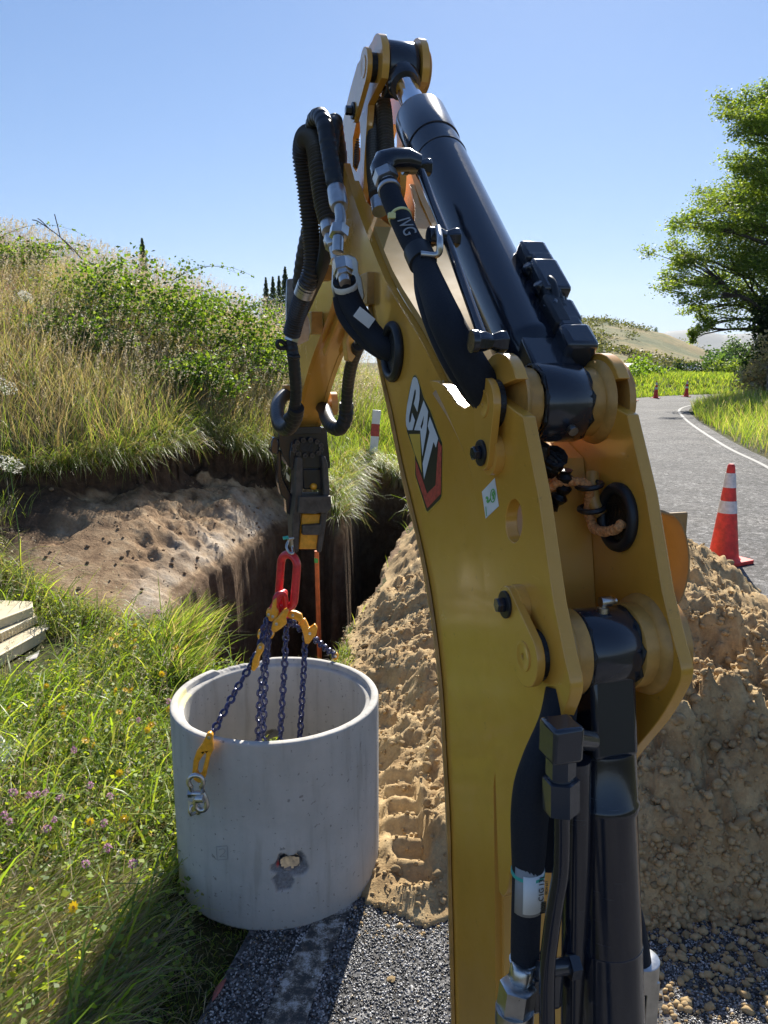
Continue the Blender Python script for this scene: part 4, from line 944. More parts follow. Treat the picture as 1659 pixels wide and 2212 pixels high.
mb = MB(); mb.lathe([(0, .040), (.010, .040), (.012, .036)], W(P3[0], SH, P3[1]), N, 36); mb.build('pin_boss', M['bronze'], stick)
# brown square bars carrying the hose clamps
for (c, h) in ((Q(815, 626, 1.50), (.028, .03, .030)), (Q(700, 590, 1.95), (.016, .02, .018)), (Q(682, 698, 2.15), (.016, .02, .030))):
    mb = MB(); mb.box(c, (N, U, Vector((0, 0, 1))), h); mb.build('clamp_block', M['bronze'], stick if c.y > 1.7 else boom, bevel=.002)

# ---- hydraulic cylinders
def cyl(name, pa, pb, L, rb, rr, eyer, eyew, rodeye=None):
    """base eye at pa, rod eye at pb (s, z); L barrel end measured from pa"""
    A_ = W(pa[0], 0, pa[1]); Bv = W(pb[0], 0, pb[1]); d = (Bv-A_).normalized(); full = (Bv-A_).length
    mb = MB(); n0 = eyer*1.55
    mb.lathe([(n0-.012, rb*.70), (n0, rb*.86), (n0+.012, rb*1.0), (n0+.020, rb*1.03), (n0+.026, rb), (L-.155, rb), (L-.1545, rb+.0012), (L-.148, rb+.0012), (L-.1475, rb), (L-.105, rb), (L-.1045, rb+.002), (L-.008, rb+.002), (L-.004, rb+.0005), (L, rb-.006), (L, rr+.004)], A_, d, 64)
    o = mb.build(name, M['black'], ex)
    mb = MB(); mb.lathe([(-eyew/2, eyer-.002), (-eyew/2+.002, eyer), (eyew/2-.002, eyer), (eyew/2, eyer-.002)], A_, N, 48); e1 = mb.build('base_eye', M['black'], o)
    w = d.cross(N).normalized(); mb = MB(); mb.box(A_+d*(n0*.55), (d, N, w), (n0*.5, eyew*.49, eyer*.80)); mb.build('neck', M['black'], o, bevel=.004)
    mb = MB(); mb.lathe([(L-.01, rr), (full-.02, rr)], A_, d, 40); mb.build('rod', M['chrome'], o)
    er = rodeye or eyer
    mb = MB(); mb.lathe([(-eyew/2, er-.002), (-eyew/2+.002, er), (eyew/2-.002, er), (eyew/2, er-.002)], Bv, N, 48)
    mb.lathe([(full-er*1.35, rr*1.25), (full-er*1.2, rr*1.45), (full-er*.4, rr*1.5)], A_, d, 32); mb.build('rod_eye', M['black'], o)
    return o, A_, d, w
c1, A1, d1, w1 = cyl('stick_cylinder', P1, P3, .735, .0455, .0225, .050, .060, .050)
mb = MB(); mb.lathe([(.052, .0), (.058, .006), (.066, .006), (.066, 0)], A1-w1*0, -(Vector((0, 0, 1))*.5+U*.9), 10); mb.build('grease_nipple', M['steel'], c1)
# boom cylinder: rod eye on top, square neck, big barrel end below
P5 = (.573, .45); A2 = W(*[P2[0], 0, P2[1]]); B5 = W(P5[0], 0, P5[1]); d2 = (B5-A2).normalized()
RB = .040
mb = MB(); mb.lathe([(.115, .030), (.118, RB*.99), (.122, RB), (.175, RB), (.178, RB*1.05), (.186, RB*1.05), (.192, RB*.98), (.35, RB*.98), (.3505, RB*.995), (.353, RB*.98), (1.05, RB*.98)], A2, d2, 64)
c2 = mb.build('boom_cylinder', M['black'], ex)
mb = MB(); mb.lathe([(-.030, .046), (-.028, .048), (.028, .048), (.030, .046)], A2, N, 48); mb.build('base_eye', M['black'], c2)
w2 = d2.cross(N).normalized(); mb = MB(); mb.box(A2+d2*.062, (d2, N, w2), (.058, .0285, .036)); mb.build('neck', M['black'], c2, bevel=.006)
mb = MB(); q_ = A2+Vector((0, 0, .046))-U*.008; mb.lathe([(0, .007), (.006, .007), (.007, .004), (.016, .004)], q_, (0, 0, 1), 10); mb.lathe([(-.004, .006), (.010, .006), (.012, .0035), (.016, .0035)], q_+Vector((0, 0, .013)), N, 10); mb.build('grease_nipple', M['steel'], c2)
# grease collars against the eyes
for P_, r_, rr_ in ((P1, .046, .0035), (P2, .046, .003)):
    for sg in (-1, 1):
        mb = MB(); pts = [W(P_[0]+(r_+.002*math.sin(i*1.9))*math.cos(i*.2094), sg*(.0305+.0008*math.sin(i*2.7)), P_[1]+(r_+.002*math.sin(i*1.9))*math.sin(i*.2094)) for i in range(30)]
        mb.tube(pts, lambda i: rr_*(.8+.4*math.sin(i*2.3)), 8, closed=True); mb.build('grease_collar', M['grease'], ex)

# ---- fittings and hoses
def hexn(mb, a, b, r, ch=.06):
    a = Vector(a); b = Vector(b); L = (b-a).length; mb.lathe([(0, r*.86), (L*ch, r), (L*(1-ch), r), (L, r*.86)], a, b-a, 6, flat=True)
def rib(rad, amp, pitch, step):
    return lambda i: rad*(1+amp*(math.sin(2*math.pi*i*step/pitch)))
def hose(name, pts, rad, material='sheath', ribbed=None, seg=16, step=None, par=None):
    st_ = step or (ribbed[1]/7 if ribbed else .006); P = resample(spline(pts, 10), st_); mb = MB()
    mb.tube(P, rib(rad, ribbed[0], ribbed[1], st_) if ribbed else rad, seg); return mb.build(name, M[material], par or ex)
def spiral(name, pts, rad, material='rubber', pitch=.022):
    """spiral wrap: overlapping bevelled turns"""
    st_ = pitch/7; P = resample(spline(pts, 10), st_); mb = MB(); mb.tube(P, lambda i: rad*(1+.10*(((i*st_/pitch) % 1)-.5)), 16); return mb.build(name, M[material], ex)
# big spring-guard loop on the left
hose('hose', [Q(630, 722, 1.98), Q(640, 685, 1.95), Q(654, 640, 1.90), Q(669, 600, 1.86), Q(676, 560, 1.85), Q(672, 500, 1.85), Q(662, 410, 1.84), Q(653, 340, 1.82), Q(658, 300, 1.78), Q(672, 293, 1.72), Q(684, 318, 1.66), Q(691, 365, 1.62), Q(700, 430, 1.60), Q(712, 480, 1.58)], .0205, 'guard', (.11, .0078), 18)
spiral('hose', [Q(690, 420, 1.80), Q(684, 360, 1.78), Q(676, 300, 1.74), Q(679, 262, 1.68), Q(692, 252, 1.62), Q(703, 276, 1.58), Q(711, 325, 1.56), Q(719, 375, 1.54), Q(728, 415, 1.53)], .0165)
spiral('hose', [Q(740, 470, 1.74), Q(737, 380, 1.74), Q(734, 330, 1.73), Q(728, 290, 1.70), Q(724, 262, 1.66), Q(720, 275, 1.62), Q(716, 330, 1.60)], .0150)
hose('hose', [Q(668, 480, 1.98), Q(652, 560, 2.02), Q(643, 630, 2.06), Q(634, 700, 2.08)], .016, 'guard', (.05, .02))
hose('hose', [Q(706, 470, 1.74), Q(700, 560, 1.80), Q(668, 640, 1.95), Q(640, 700, 2.02)], .015, 'rubber')
# hoses inside the stick head
hose('hose', [Q(822, 200, 1.68), Q(829, 240, 1.66), Q(833, 300, 1.62), Q(836, 350, 1.58), Q(834, 410, 1.52)], .0155, 'guard', (.14, .0085), 16)
hose('hose', [Q(820, 205, 1.72), Q(812, 250, 1.70), Q(808, 310, 1.64), Q(809, 370, 1.58), Q(815, 425, 1.52)], .0145, 'guard', (.14, .0085), 16)
mb = MB(); a, b = Q(817, 432, 1.50), Q(819, 446, 1.49); mb.lathe([(0, .015), (.03, .015)], a, b-a, 20); mb.build('hose_collar', M['steel'], ex)
hose('hose', [Q(768, 262, 1.78), Q(771, 310, 1.78), Q(770, 360, 1.76)], .0055, 'guard', (.2, .006), 8)
# silver ends and bent tube (left of the fork)
mb = MB(); a, b = Q(726, 408, 1.53), Q(733, 448, 1.50); mb.lathe([(0, .0165), (.004, .018), ((b-a).length-.01, .018), ((b-a).length, .016)], a, b-a, 24)
mb.tube(spline([Q(732, 446, 1.50), Q(736, 470, 1.49), Q(734, 492, 1.48)], 6), .0105, 16); hexn(mb, Q(734, 490, 1.48), Q(731, 512, 1.47), .0185)
mb.tube([Q(731, 512, 1.47), Q(730, 545, 1.46)], .011, 12); mb.build('hose_fitting', M['steel'], ex)
mb = MB(); a, b = Q(709, 480, 1.58), Q(715, 512, 1.55); mb.lathe([(0, .0165), (.03, .0165)], a, b-a, 20); hexn(mb, Q(715, 512, 1.55), Q(721, 535, 1.53), .0165); mb.tube([Q(721, 535, 1.53), Q(727, 560, 1.52)], .011, 12); mb.build('hose_fitting', M['steel'], ex)
# folded zinc bracket with nut
def qplate(pts, s, th, name, material, par=None, bev=.002, holes=()):
    loops = [[tuple(Q(px, py, s).dot(v) for v in (N, Vector((0, 0, 1)))) for px, py in l] for l in [pts]+list(holes)]
    mb = MB(); mb.prism(loops if holes else loops[0], s, s+th, lambda a, z, d: U*d+N*a+Vector((0, 0, z))); return mb.build(name, material, par or ex, bevel=bev)
zb = qplate([(719, 562), (724, 553), (755, 550), (768, 556), (774, 566), (775, 588), (782, 602), (788, 640), (784, 652), (764, 655), (722, 648), (716, 620)], 1.46, .004, 'zinc_bracket', M['steel'])
mb = MB(); hexn(mb, Q(738, 565, 1.455), Q(742, 590, 1.44), .019); hexn(mb, Q(741, 588, 1.44), Q(744, 600, 1.43), .015); mb.tube([Q(743, 600, 1.43), Q(746, 612, 1.42)], .011, 14); mb.build('nut', M['steel'], zb)
hose('sheathed_hose', [Q(743, 604, 1.44), Q(750, 632, 1.45), Q(762, 662, 1.44), Q(782, 694, 1.42), Q(808, 727, 1.40), Q(834, 750, 1.375), Q(853, 762, 1.37), Q(872, 770, 1.40), Q(885, 778, 1.45)], .0215)
hose('sheathed_hose', [Q(734, 640, 1.46), Q(739, 668, 1.46), Q(752, 695, 1.45), Q(774, 722, 1.43), Q(800, 745, 1.41), Q(840, 770, 1.38), Q(865, 780, 1.40)], .014)
mb = MB(); mb.box(Q(787, 686, 1.325), (N*.8+Vector((0, 0, -.6)), U, N*.6+Vector((0, 0, .8))), (.017, .001, .010)); mb.build('torn_tape', M['white'], ex)
HP2 = spline([Q(743, 604, 1.44), Q(750, 632, 1.45), Q(762, 662, 1.44), Q(782, 694, 1.42)], 10); d_ = (HP2[6]-HP2[4]).normalized(); mb = MB(); mb.lathe([(-.006, .0218), (-.005, .0226), (.005, .0226), (.006, .0218)], HP2[5], d_, 28); mb.build('hose_band', M['white'], ex)
g2 = szb(851, 760); mb = MB(); mb.tube([W(g2[0]+.047*math.cos(R(a)), -hw(g2[0])-.004, g2[1]+.045*math.sin(R(a))) for a in range(0, 360, 9)], .0085, 12, closed=True); mb.build('rubber_grommet', M['rubber'], ex)
mb = MB(); mb.lathe([(0, .042), (.002, .042)], W(g2[0], -hw(g2[0])-.001, g2[1]), -N, 32); mb.build('grommet_opening', M['grease'], ex)  # solid black disc painted as the shade inside the hole
# lower left bracket and drooping hoses to the coupler
z2 = qplate([(617, 640), (619, 603), (640, 600), (645, 628), (668, 690), (671, 715), (667, 735), (640, 748), (622, 742), (617, 690)], 2.05, .005, 'zinc_bracket', M['steel'])
mb = MB(); hexn(mb, Q(634, 716, 2.0), Q(628, 738, 2.0), .019); mb.tube([Q(628, 738, 2.0), Q(633, 765, 2.0)], .014, 14); mb.build('hose_fitting', M['steel'], z2)
a_, b_ = Q(665, 612, 1.875), Q(655, 638, 1.895); mb = MB(); L_ = (b_-a_).length; mb.lathe([(0, .021), (0, .0235), (L_, .0235), (L_, .021)], a_, b_-a_, 24); mb.build('buckle_strap', M['steel'], ex)
spiral('hose', [Q(628, 735, 2.0), Q(634, 775, 2.0), Q(638, 820, 2.02), Q(639, 860, 2.05), Q(632, 893, 2.08), Q(622, 905, 2.10)], .0155, 'rubber', .013)
spiral('hose', [Q(641, 880, 2.06), Q(636, 905, 2.10), Q(622, 925, 2.15), Q(607, 920, 2.22), Q(600, 900, 2.30), Q(600, 875, 2.42), Q(612, 855, 2.58), Q(630, 850, 2.66)], .021, 'rubber', .016)
hose('hose_loop', [Q(633, 765, 2.0), Q(618, 752, 2.0), Q(604, 752, 2.0), Q(598, 742, 2.0), Q(606, 736, 2.0), Q(620, 748, 2.0), Q(634, 768, 2.0)], .0055, 'rubber')
hose('hose_tie', [Q(623, 768, 1.98), Q(634, 772, 1.97), Q(645, 770, 1.98)], .006, 'rubber')
spiral('hose', [Q(775, 745, 2.0), Q(760, 785, 2.1), Q(752, 830, 2.2), Q(749, 870, 2.25), Q(747, 895, 2.28)], .0175, 'rubber', .02)
spiral('hose', [Q(748, 870, 2.27), Q(747, 900, 2.28), Q(735, 925, 2.30), Q(718, 922, 2.35), Q(707, 905, 2.44), Q(700, 885, 2.55), Q(690, 872, 2.66)], .022, 'rubber', .018)
qplate([(757, 700), (768, 700), (768, 770), (760, 782), (752, 778), (748, 740)], 2.02, .05, 'link_plate', M['yellow'], stick)
qplate([(768, 720), (800, 725), (798, 742), (770, 742)], 1.98, .02, 'zinc_bracket', M['steel'])
# pin boss on the left of the stick foot
cL = Q(648, 848, 2.62); mb = MB(); mb.lathe([(0, .052), (.004, .056), (.020, .056), (.024, .052)], cL, -N, 40); pb = mb.build('pin_boss', M['bronze'], stick)
mb = MB(); mb.box(cL-N*.040, (N, U, Vector((0, 0, 1))), (.018, .022, .026)); mb.build('pin_lock', M['bronze'], pb, bevel=.004)
cR = Q(712, 872, 2.62); mb = MB(); mb.lathe([(0, .04), (.022, .04)], cR, N, 32); mb.build('pin_boss', M['bronze'], stick)

# ---- sheathed hose and fittings beside the stick cylinder
sc = .955
el = MB(); el.tube([Q(906, 352, 1.17), Q(880, 345, 1.17), Q(850, 346, 1.17), Q(830, 352, 1.17), Q(826, 366, 1.165), Q(828, 376, 1.16)], [.012, .0165, .0175, .0185, .0185, .017], 18); el.build('elbow_fitting', M['black'], c1)
el = MB(); hexn(el, Q(829, 374, 1.16), Q(836, 392, 1.15), .0185); el.tube([Q(836, 392, 1.15), Q(840, 404, 1.145)], .0125, 16); el.build('nut', M['steel'], c1)
for (px, py, s_) in ((903, 360, 1.19), (961, 513, 1.04), (1058, 738, .855)):
    c = Q(px, py, s_); el = MB(); el.lathe([(-.020, .009), (-.017, .012), (-.006, .012), (.002, .009), (.012, .013), (.02, .013)], c, N, 6, flat=True); el.lathe([(-.024, .0135), (-.016, .0135)], c, N, 20); el.build('clamp_bolt', M['black'], c1, bevel=.001)
el = MB(); el.tube(spline([Q(910, 372, 1.165), Q(930, 425, 1.12), Q(960, 500, 1.05), Q(1000, 610, .96), Q(1045, 735, .86)], 8), .0065, 12); el.build('hard_line', M['black'], c1)
SHP = [Q(838, 398, 1.15), Q(845, 425, 1.13), Q(862, 465, 1.10), Q(885, 515, 1.06), Q(908, 555, 1.03), Q(930, 610, .99), Q(962, 690, .93), Q(1000, 765, .91), Q(1045, 840, .91), Q(1095, 910, .935)]
rr_ = [.0145, .0155, .0155, .0155, .016, .018, .0215, .0225, .023, .023]
SP = spline(SHP, 8); mb = MB(); mb.tube(SP, [float(np.interp(i/8, range(10), rr_)) for i in range(len(SP))], 20); shh = mb.build('sheathed_hose', M['sheath'], ex)
hose('sheathed_hose', [Q(912, 585, 1.05), Q(918, 640, 1.0), Q(945, 720, .96), Q(985, 800, .93), Q(1040, 870, .93), Q(1090, 930, .94)], .0125)
def band(P, j, r, w, name, m, par):
    d = (P[j+1]-P[j]).normalized(); mb = MB(); mb.lathe([(-w/2, r), (-w/2+.0006, r+.001), (w/2-.0006, r+.001), (w/2, r)], P[j], d, 28); return mb.build(name, M[m], par)
band(SP, 4, .0160, .007, 'hose_band', 'steel', shh); band(SP, 17, .0160, .0045, 'cable_tie', 'tie', shh)
mb = MB(); mb.box(Q(846, 466, 1.075), (N, U, Vector((0, 0, 1))), (.005, .004, .004)); mb.build('tie_head', M['tie'], shh, bevel=.001)
j = 32; cl = band(SP, j, .0185, .028, 'hose_clamp', 'rubber', ex)
mb = MB(); mb.tube(spline([SP[j]-U*.026-N*.008, SP[j]-U*.030+N*.014, Q(950, 520, 1.0), Q(946, 492, 1.03)], 6), .0045, 8); mb.build('clamp_strap', M['steel'], cl)
def text(body, size, origin, xd, yd, name, material, par, depth=.0003):
    cu = bpy.data.curves.new('t', 'FONT'); cu.body = body; cu.size = size; cu.extrude = depth; cu.align_x = 'CENTER'; cu.align_y = 'CENTER'
    t = bpy.data.objects.new('t', cu); me = bpy.data.meshes.new_from_object(t)
    xd = Vector(xd).normalized(); yd = Vector(yd); yd = (yd-xd*yd.dot(xd)).normalized(); zd = xd.cross(yd); q = par
    while q.parent: q = q.parent
    me.transform(Matrix(((xd.x, yd.x, zd.x, origin[0]-ORG[q].x), (xd.y, yd.y, zd.y, origin[1]-ORG[q].y), (xd.z, yd.z, zd.z, origin[2]-ORG[q].z), (0, 0, 0, 1))))
    me.materials.clear(); me.materials.append(material); o = bpy.data.objects.new(name, me); COL.objects.link(o); o.parent = par; bpy.data.objects.remove(t); return o
hd = (Q(885, 512, 1.04)-Q(868, 478, 1.07)).normalized()
text('IVG', .026, Q(872, 493, 1.065)-U*.013+N*.0, hd, N*.9+Vector((0, 0, .4)), 'printed_letters', M['grey'], shh)

# ---- valve blocks on the right of the stick cylinder
def blk(c, ax, h, name='valve_block', m='black', par=c1, bev=.005):
    mb = MB(); mb.box(c, ax, h); return mb.build(name, M[m], par, bevel=bev)
va = (N, d1, w1)
blk(Q(1149, 562, 1.05), va, (.020, .020, .020)); blk(Q(1166, 585, 1.03), va, (.017, .018, .020))
blk(Q(1182, 612, 1.0), va, (.020, .034, .018)); blk(Q(1190, 655, .97), va, (.013, .03, .016), m='grease')
blk(Q(1210, 692, .95), va, (.019, .022, .020)); blk(Q(1222, 715, .93), va, (.017, .012, .018)); blk(Q(1240, 748, .91), va, (.022, .022, .022), bev=.007)
for (px, py, s_, r_, h_) in ((1150, 590, 1.02, .010, .03), (1172, 632, .985, .009, .032), (1196, 672, .955, .011, .03), (1205, 640, .97, .008, .02)):
    mb = MB(); c_0 = Q(px, py, s_); mb.lathe([(-h_*.5, r_*.8), (-h_*.4, r_), (h_*.3, r_), (h_*.32, r_*1.25), (h_*.5, r_*1.2)], c_0, w1*.6+N*.5-d1*.3, 8); mb.build('valve_plug', M['black'], c1, bevel=.001)
mb = MB(); mb.tube(spline([Q(1158, 598, 1.02), Q(1188, 605, .98), Q(1200, 640, .96), Q(1196, 680, .95)], 6), .006, 10); mb.build('valve_cable', M['rubber'], c1)
blk(Q(1160, 600, 1.02), va, (.015, .012, .018), m='grease'); blk(Q(1195, 690, .95), va, (.012, .03, .02), m='rubber')

# ---- work lamp guard on the right of the bracket: a bent yellow sheet
gp = [(1412, 1092), (1440, 1105), (1466, 1112), (1473, 1130), (1484, 1160), (1490, 1200), (1488, 1245), (1475, 1290), (1462, 1305), (1440, 1290)]
def guard():
    A_ = [Q(px-10 if i < 3 else px, py, 1.05) for i, (px, py) in enumerate(gp)]; A_ = spline(A_, 5)
    Bk = [p+U*.13-N*.01+Vector((0, 0, .012)) for p in A_]
    vs = A_+Bk; n = len(A_); mb = MB(); f = [(i, i+1, n+i+1, n+i) for i in range(n-1)]; mb.add(vs, f, True)
    o = mb.build('lamp_guard', M['guardyellow'], ex); s_ = o.modifiers.new('s', 'SOLIDIFY'); s_.thickness = .004; return o
guard()
mb = MB(); c = Q(1445, 1195, 1.17); mb.box(c, (N, U, Vector((0, 0, 1))), (.032, .004, .075)); mb.build('guard_back', M['guardyellow'], ex, bevel=.003)

# ---- lower hoses, hard line and fittings beside the boom cylinder
lf = c2
vb = blk(Q(1212, 1597, .655), (N, U, Vector((0, 0, 1))), (.0170, .018, .0195), par=lf, bev=.004)
mb = MB(); mb.tube([Q(1225, 1592, .675), Q(1275, 1600, .70)], .0115, 14); mb.build('pipe_union', M['black'], lf)
mb = MB(); hexn(mb, Q(1212, 1628, .655), Q(1211, 1675, .655), .0155, .03); hexn(mb, Q(1212, 1680, .655), Q(1212, 1752, .655), .0190, .03); mb.tube([Q(1212, 1610, .655), Q(1212, 1690, .655)], .013, 14); mb.build('nut', M['black'], lf)
mb = MB(); mb.tube(spline([Q(1213, 1745, .655), Q(1213, 1830, .655), Q(1210, 1890, .655), Q(1200, 1950, .655), Q(1190, 2020, .655), Q(1182, 2100, .655), Q(1182, 2230, .655), Q(1184, 2400, .655)], 8), .0088, 18); mb.build('hard_line', M['black'], lf)
mb = MB(); mb.tube(spline([Q(1245, 1640, .70), Q(1244, 1900, .70), Q(1240, 2230, .70), Q(1240, 2400, .70)], 8), .016, 18); mb.build('side_tube', M['black'], lf)
LH = [Q(1214, 1490, .72), Q(1203, 1560, .71), Q(1172, 1640, .70), Q(1152, 1700, .70), Q(1144, 1760, .70), Q(1142, 1830, .70), Q(1140, 1890, .70), Q(1137, 1960, .70), Q(1134, 2060, .70), Q(1136, 2085, .70)]
lr = [.018, .020, .0215, .0215, .0210, .0195, .0175, .0170, .0165, .0165]
LP = spline(LH, 8); mb = MB(); mb.tube(LP, [float(np.interp(i/8, range(10), lr)) for i in range(len(LP))], 24); lh = mb.build('sheathed_hose', M['sheath'], ex)
hose('sheathed_hose', [Q(1225, 1560, .74), Q(1190, 1680, .74), Q(1178, 1780, .74), Q(1182, 1860, .74)], .021)
band(LP, 47, .0180, .005, 'hose_band', 'teal', lh); band(LP, 67, .0170, .009, 'hose_band', 'steel', lh)
def wrap(P0, P1_, r, a0, a1, name, m, par, n=10, lift=0):
    ax = (P1_-P0).normalized(); u = (-U-ax*(-U).dot(ax)).normalized(); w = ax.cross(u); vs = []; f = []
    for i in range(n+1):
        a = R(a0+(a1-a0)*i/n); o = (u*math.cos(a)+w*math.sin(a))*(r+lift); vs += [P0+o, P1_+o]
    for i in range(n): f.append((2*i, 2*i+2, 2*i+3, 2*i+1))
    mb = MB(); mb.add(vs, f, True); o = mb.build(name, m, par); s_ = o.modifiers.new('s', 'SOLIDIFY'); s_.thickness = .0004; return o
pa_, pb_ = Q(1140, 1862, .70), Q(1138, 1955, .70)
wrap(pa_-Vector((0, 0, -.001)), pb_-Vector((0, 0, .002)), .0182, -75, 75, 'clear_wrap', M['grey'], lh)
lb = wrap(pa_+Vector((0, 0, -.006)), pb_+Vector((0, 0, .002)), .0190, -72, 40, 'white_label', M['white'], lh)
dn = (pb_-pa_).normalized(); rgt = -U.cross(dn).normalized() if True else N
for k, (tx, dx_, sz_) in enumerate((('C1G 131', .008, .0085), ('0024 617', .014, .0045))):
    text(tx, sz_, (pa_+pb_)/2-U*.0192+N*dx_+Vector((0, 0, .006)), Vector((0, 0, 1)), -N, 'printed_letters', M['decalblack'], lb)
for k in range(7): blk((pa_+pb_)/2-U*.0165+N*.012+Vector((0, 0, -.014-.0022*k)), (N, U, Vector((0, 0, 1))), (.0035, .0006, .0004+.0003*(k % 2)), 'bar_code', 'decalblack', lb, 0)
mb = MB(); hexn(mb, Q(1130, 2085, .69), Q(1122, 2130, .69), .014); hexn(mb, Q(1120, 2125, .685), Q(1112, 2180, .685), .021); mb.tube(spline([Q(1112, 2175, .685), Q(1112, 2230, .685), Q(1128, 2290, .68)], 5), .022, 18); mb.build('hose_fitting', M['steel'], lh)
blk(Q(1165, 2120, .70), (N, U, Vector((0, 0, 1))), (.022, .02, .026), 'line_clamp', 'black', lf, .006)
mb = MB(); mb.tube([Q(1160, 2095, .68), Q(1230, 2085, .69)], .010, 12); mb.lathe([(0, .016), (.012, .016)], Q(1225, 2085, .69), N, 6, flat=True); mb.build('clamp_bolt', M['black'], lf)
# clamp ring on the right side with its hose
mb = MB(); c = Q(1384, 2095, .82); mb.lathe([(-.020, .0235), (-.019, .025), (.019, .025), (.020, .0235)], c, (0, 0, 1), 36); mb.build('clamp_ring', M['steel'], lf)
hose('sheathed_hose', [Q(1345, 1930, .84), Q(1362, 2000, .83), Q(1376, 2090, .82), Q(1382, 2180, .82), Q(1382, 2400, .80)], .021)
blk(Q(1408, 2170, .80), (N, U, Vector((0, 0, 1))), (.010, .002, .035), 'clamp_plate', 'steel', lf, .001)

# ---- quick coupler at the foot of the stick
def F6(cx, cy): return ((860+cx/3.687)/1.507, (1250+cy/3.687)/1.507)
def cp(pts, s, th, name, m, par=None, bev=.004): return qplate([F6(*p) for p in pts], s, th, name, M[m], par, bev)
co = cp([(160, 530), (250, 520), (720, 520), (755, 560), (765, 700), (795, 960), (790, 1015), (720, 1010), (700, 1060), (330, 1030), (300, 1000), (230, 880), (182, 740)], 2.66, .14, 'coupler', 'black')
cp([(330, 700), (420, 690), (640, 690), (700, 780), (710, 860), (690, 1000), (320, 1010), (305, 880)], 2.645, .014, 'coupler_face', 'black', co)
cp([(255, 560), (300, 552), (560, 560), (560, 590), (300, 600)], 2.648, .012, 'end_bar', 'steel', co, .002)
for i in range(12):
    a = 2*math.pi*i/12+.2; c = Q(*F6(520+168*math.cos(a), 765+95*math.sin(a)), 2.64)
    mb = MB(); mb.lathe([(0, .0085), (-.010, .0085), (-.010, .0045), (-.006, .0045)], c, U, 14); mb.build('socket_bolt', M['cast'], co)
mb = MB(); mb.lathe([(0, .024), (-.003, .024)], Q(*F6(510, 755), 2.644), U, 30); mb.build('slew_centre', M['grease'], co)
armL = cp([(385, 880), (430, 875), (462, 900), (470, 1240), (445, 1400), (430, 1700), (415, 2010), (375, 2040), (345, 2020), (330, 1700), (372, 1300), (372, 1000)], 2.615, .10, 'side_arm', 'cast', co)
armR = cp([(690, 868), (735, 868), (765, 960), (790, 1300), (760, 1560), (725, 1800), (690, 2015), (650, 2030), (632, 2000), (680, 1600), (715, 1300), (700, 1000)], 2.615, .10, 'side_arm', 'cast', co)
cp([(452, 1020), (715, 1020), (712, 1270), (470, 1265)], 2.65, .08, 'body_block', 'black', co)
mb = MB(); mb.lathe([(0, .012), (-.012, .012), (-.018, .006)], Q(*F6(588, 1228), 2.645), U, 20); mb.build('grease_cap', M['hookyellow'], co)
cp([(418, 1362), (480, 1352), (700, 1350), (800, 1345), (808, 1490), (745, 1560), (690, 1545), (590, 1560), (408, 1552)], 2.595, .10, 'hook_jaw', 'cast', co, .006)
cp([(450, 1560), (680, 1560), (670, 1700), (640, 1985), (415, 1985), (435, 1750)], 2.63, .07, 'lock_block', 'hookyellow', co)
cp([(462, 1700), (690, 1685), (675, 1815), (460, 1815)], 2.605, .03, 'lock_bar', 'cast', co)
cp([(158, 800), (205, 790), (215, 1050), (235, 1150), (300, 1280), (360, 1380), (330, 1600), (270, 1560), (262, 1400), (200, 1330), (165, 1180)], 2.68, .06, 'link_arm', 'black', co)
cp([(85, 690), (110, 640), (160, 650), (180, 700), (175, 840), (95, 840), (75, 800)], 2.66, .06, 'pin_lock', 'black', co)
cp([(265, 1060), (308, 1110), (305, 1180), (268, 1140)], 2.655, .003, 'small_plate', 'cream', co, .001)
mb = MB(); mb.box(Q(*F6(475, 555), 2.655), (N, U, Vector((0, 0, 1))), (.06, .01, .012)); mb.build('stick_foot', M['black'], co, bevel=.002)
shc = thing('small_shackle', 'thin galvanised shackle joining the red master link to the coupler', 'shackle', tuple(Y(620, 1185, 2.6)))
mb = MB(); mb.tube(spline([Q(*F6(310, 1860), 2.60), Q(*F6(285, 1900), 2.60), Q(*F6(268, 1960), 2.59), Q(*F6(300, 2020), 2.58), Q(*F6(345, 2032), 2.57), Q(*F6(340, 1960), 2.60), Q(*F6(330, 1870), 2.60)], 6), .0048, 10); mb.tube([Q(*F6(285, 1860), 2.59), Q(*F6(350, 1850), 2.60)], .005, 10); mb.build('bow', M['steel'], shc)
mb = MB(); mb.tube([Q(*F6(225, 1852), 2.59), Q(*F6(290, 1840), 2.59)], .006, 8); mb.build('pin', M['teal'], shc)

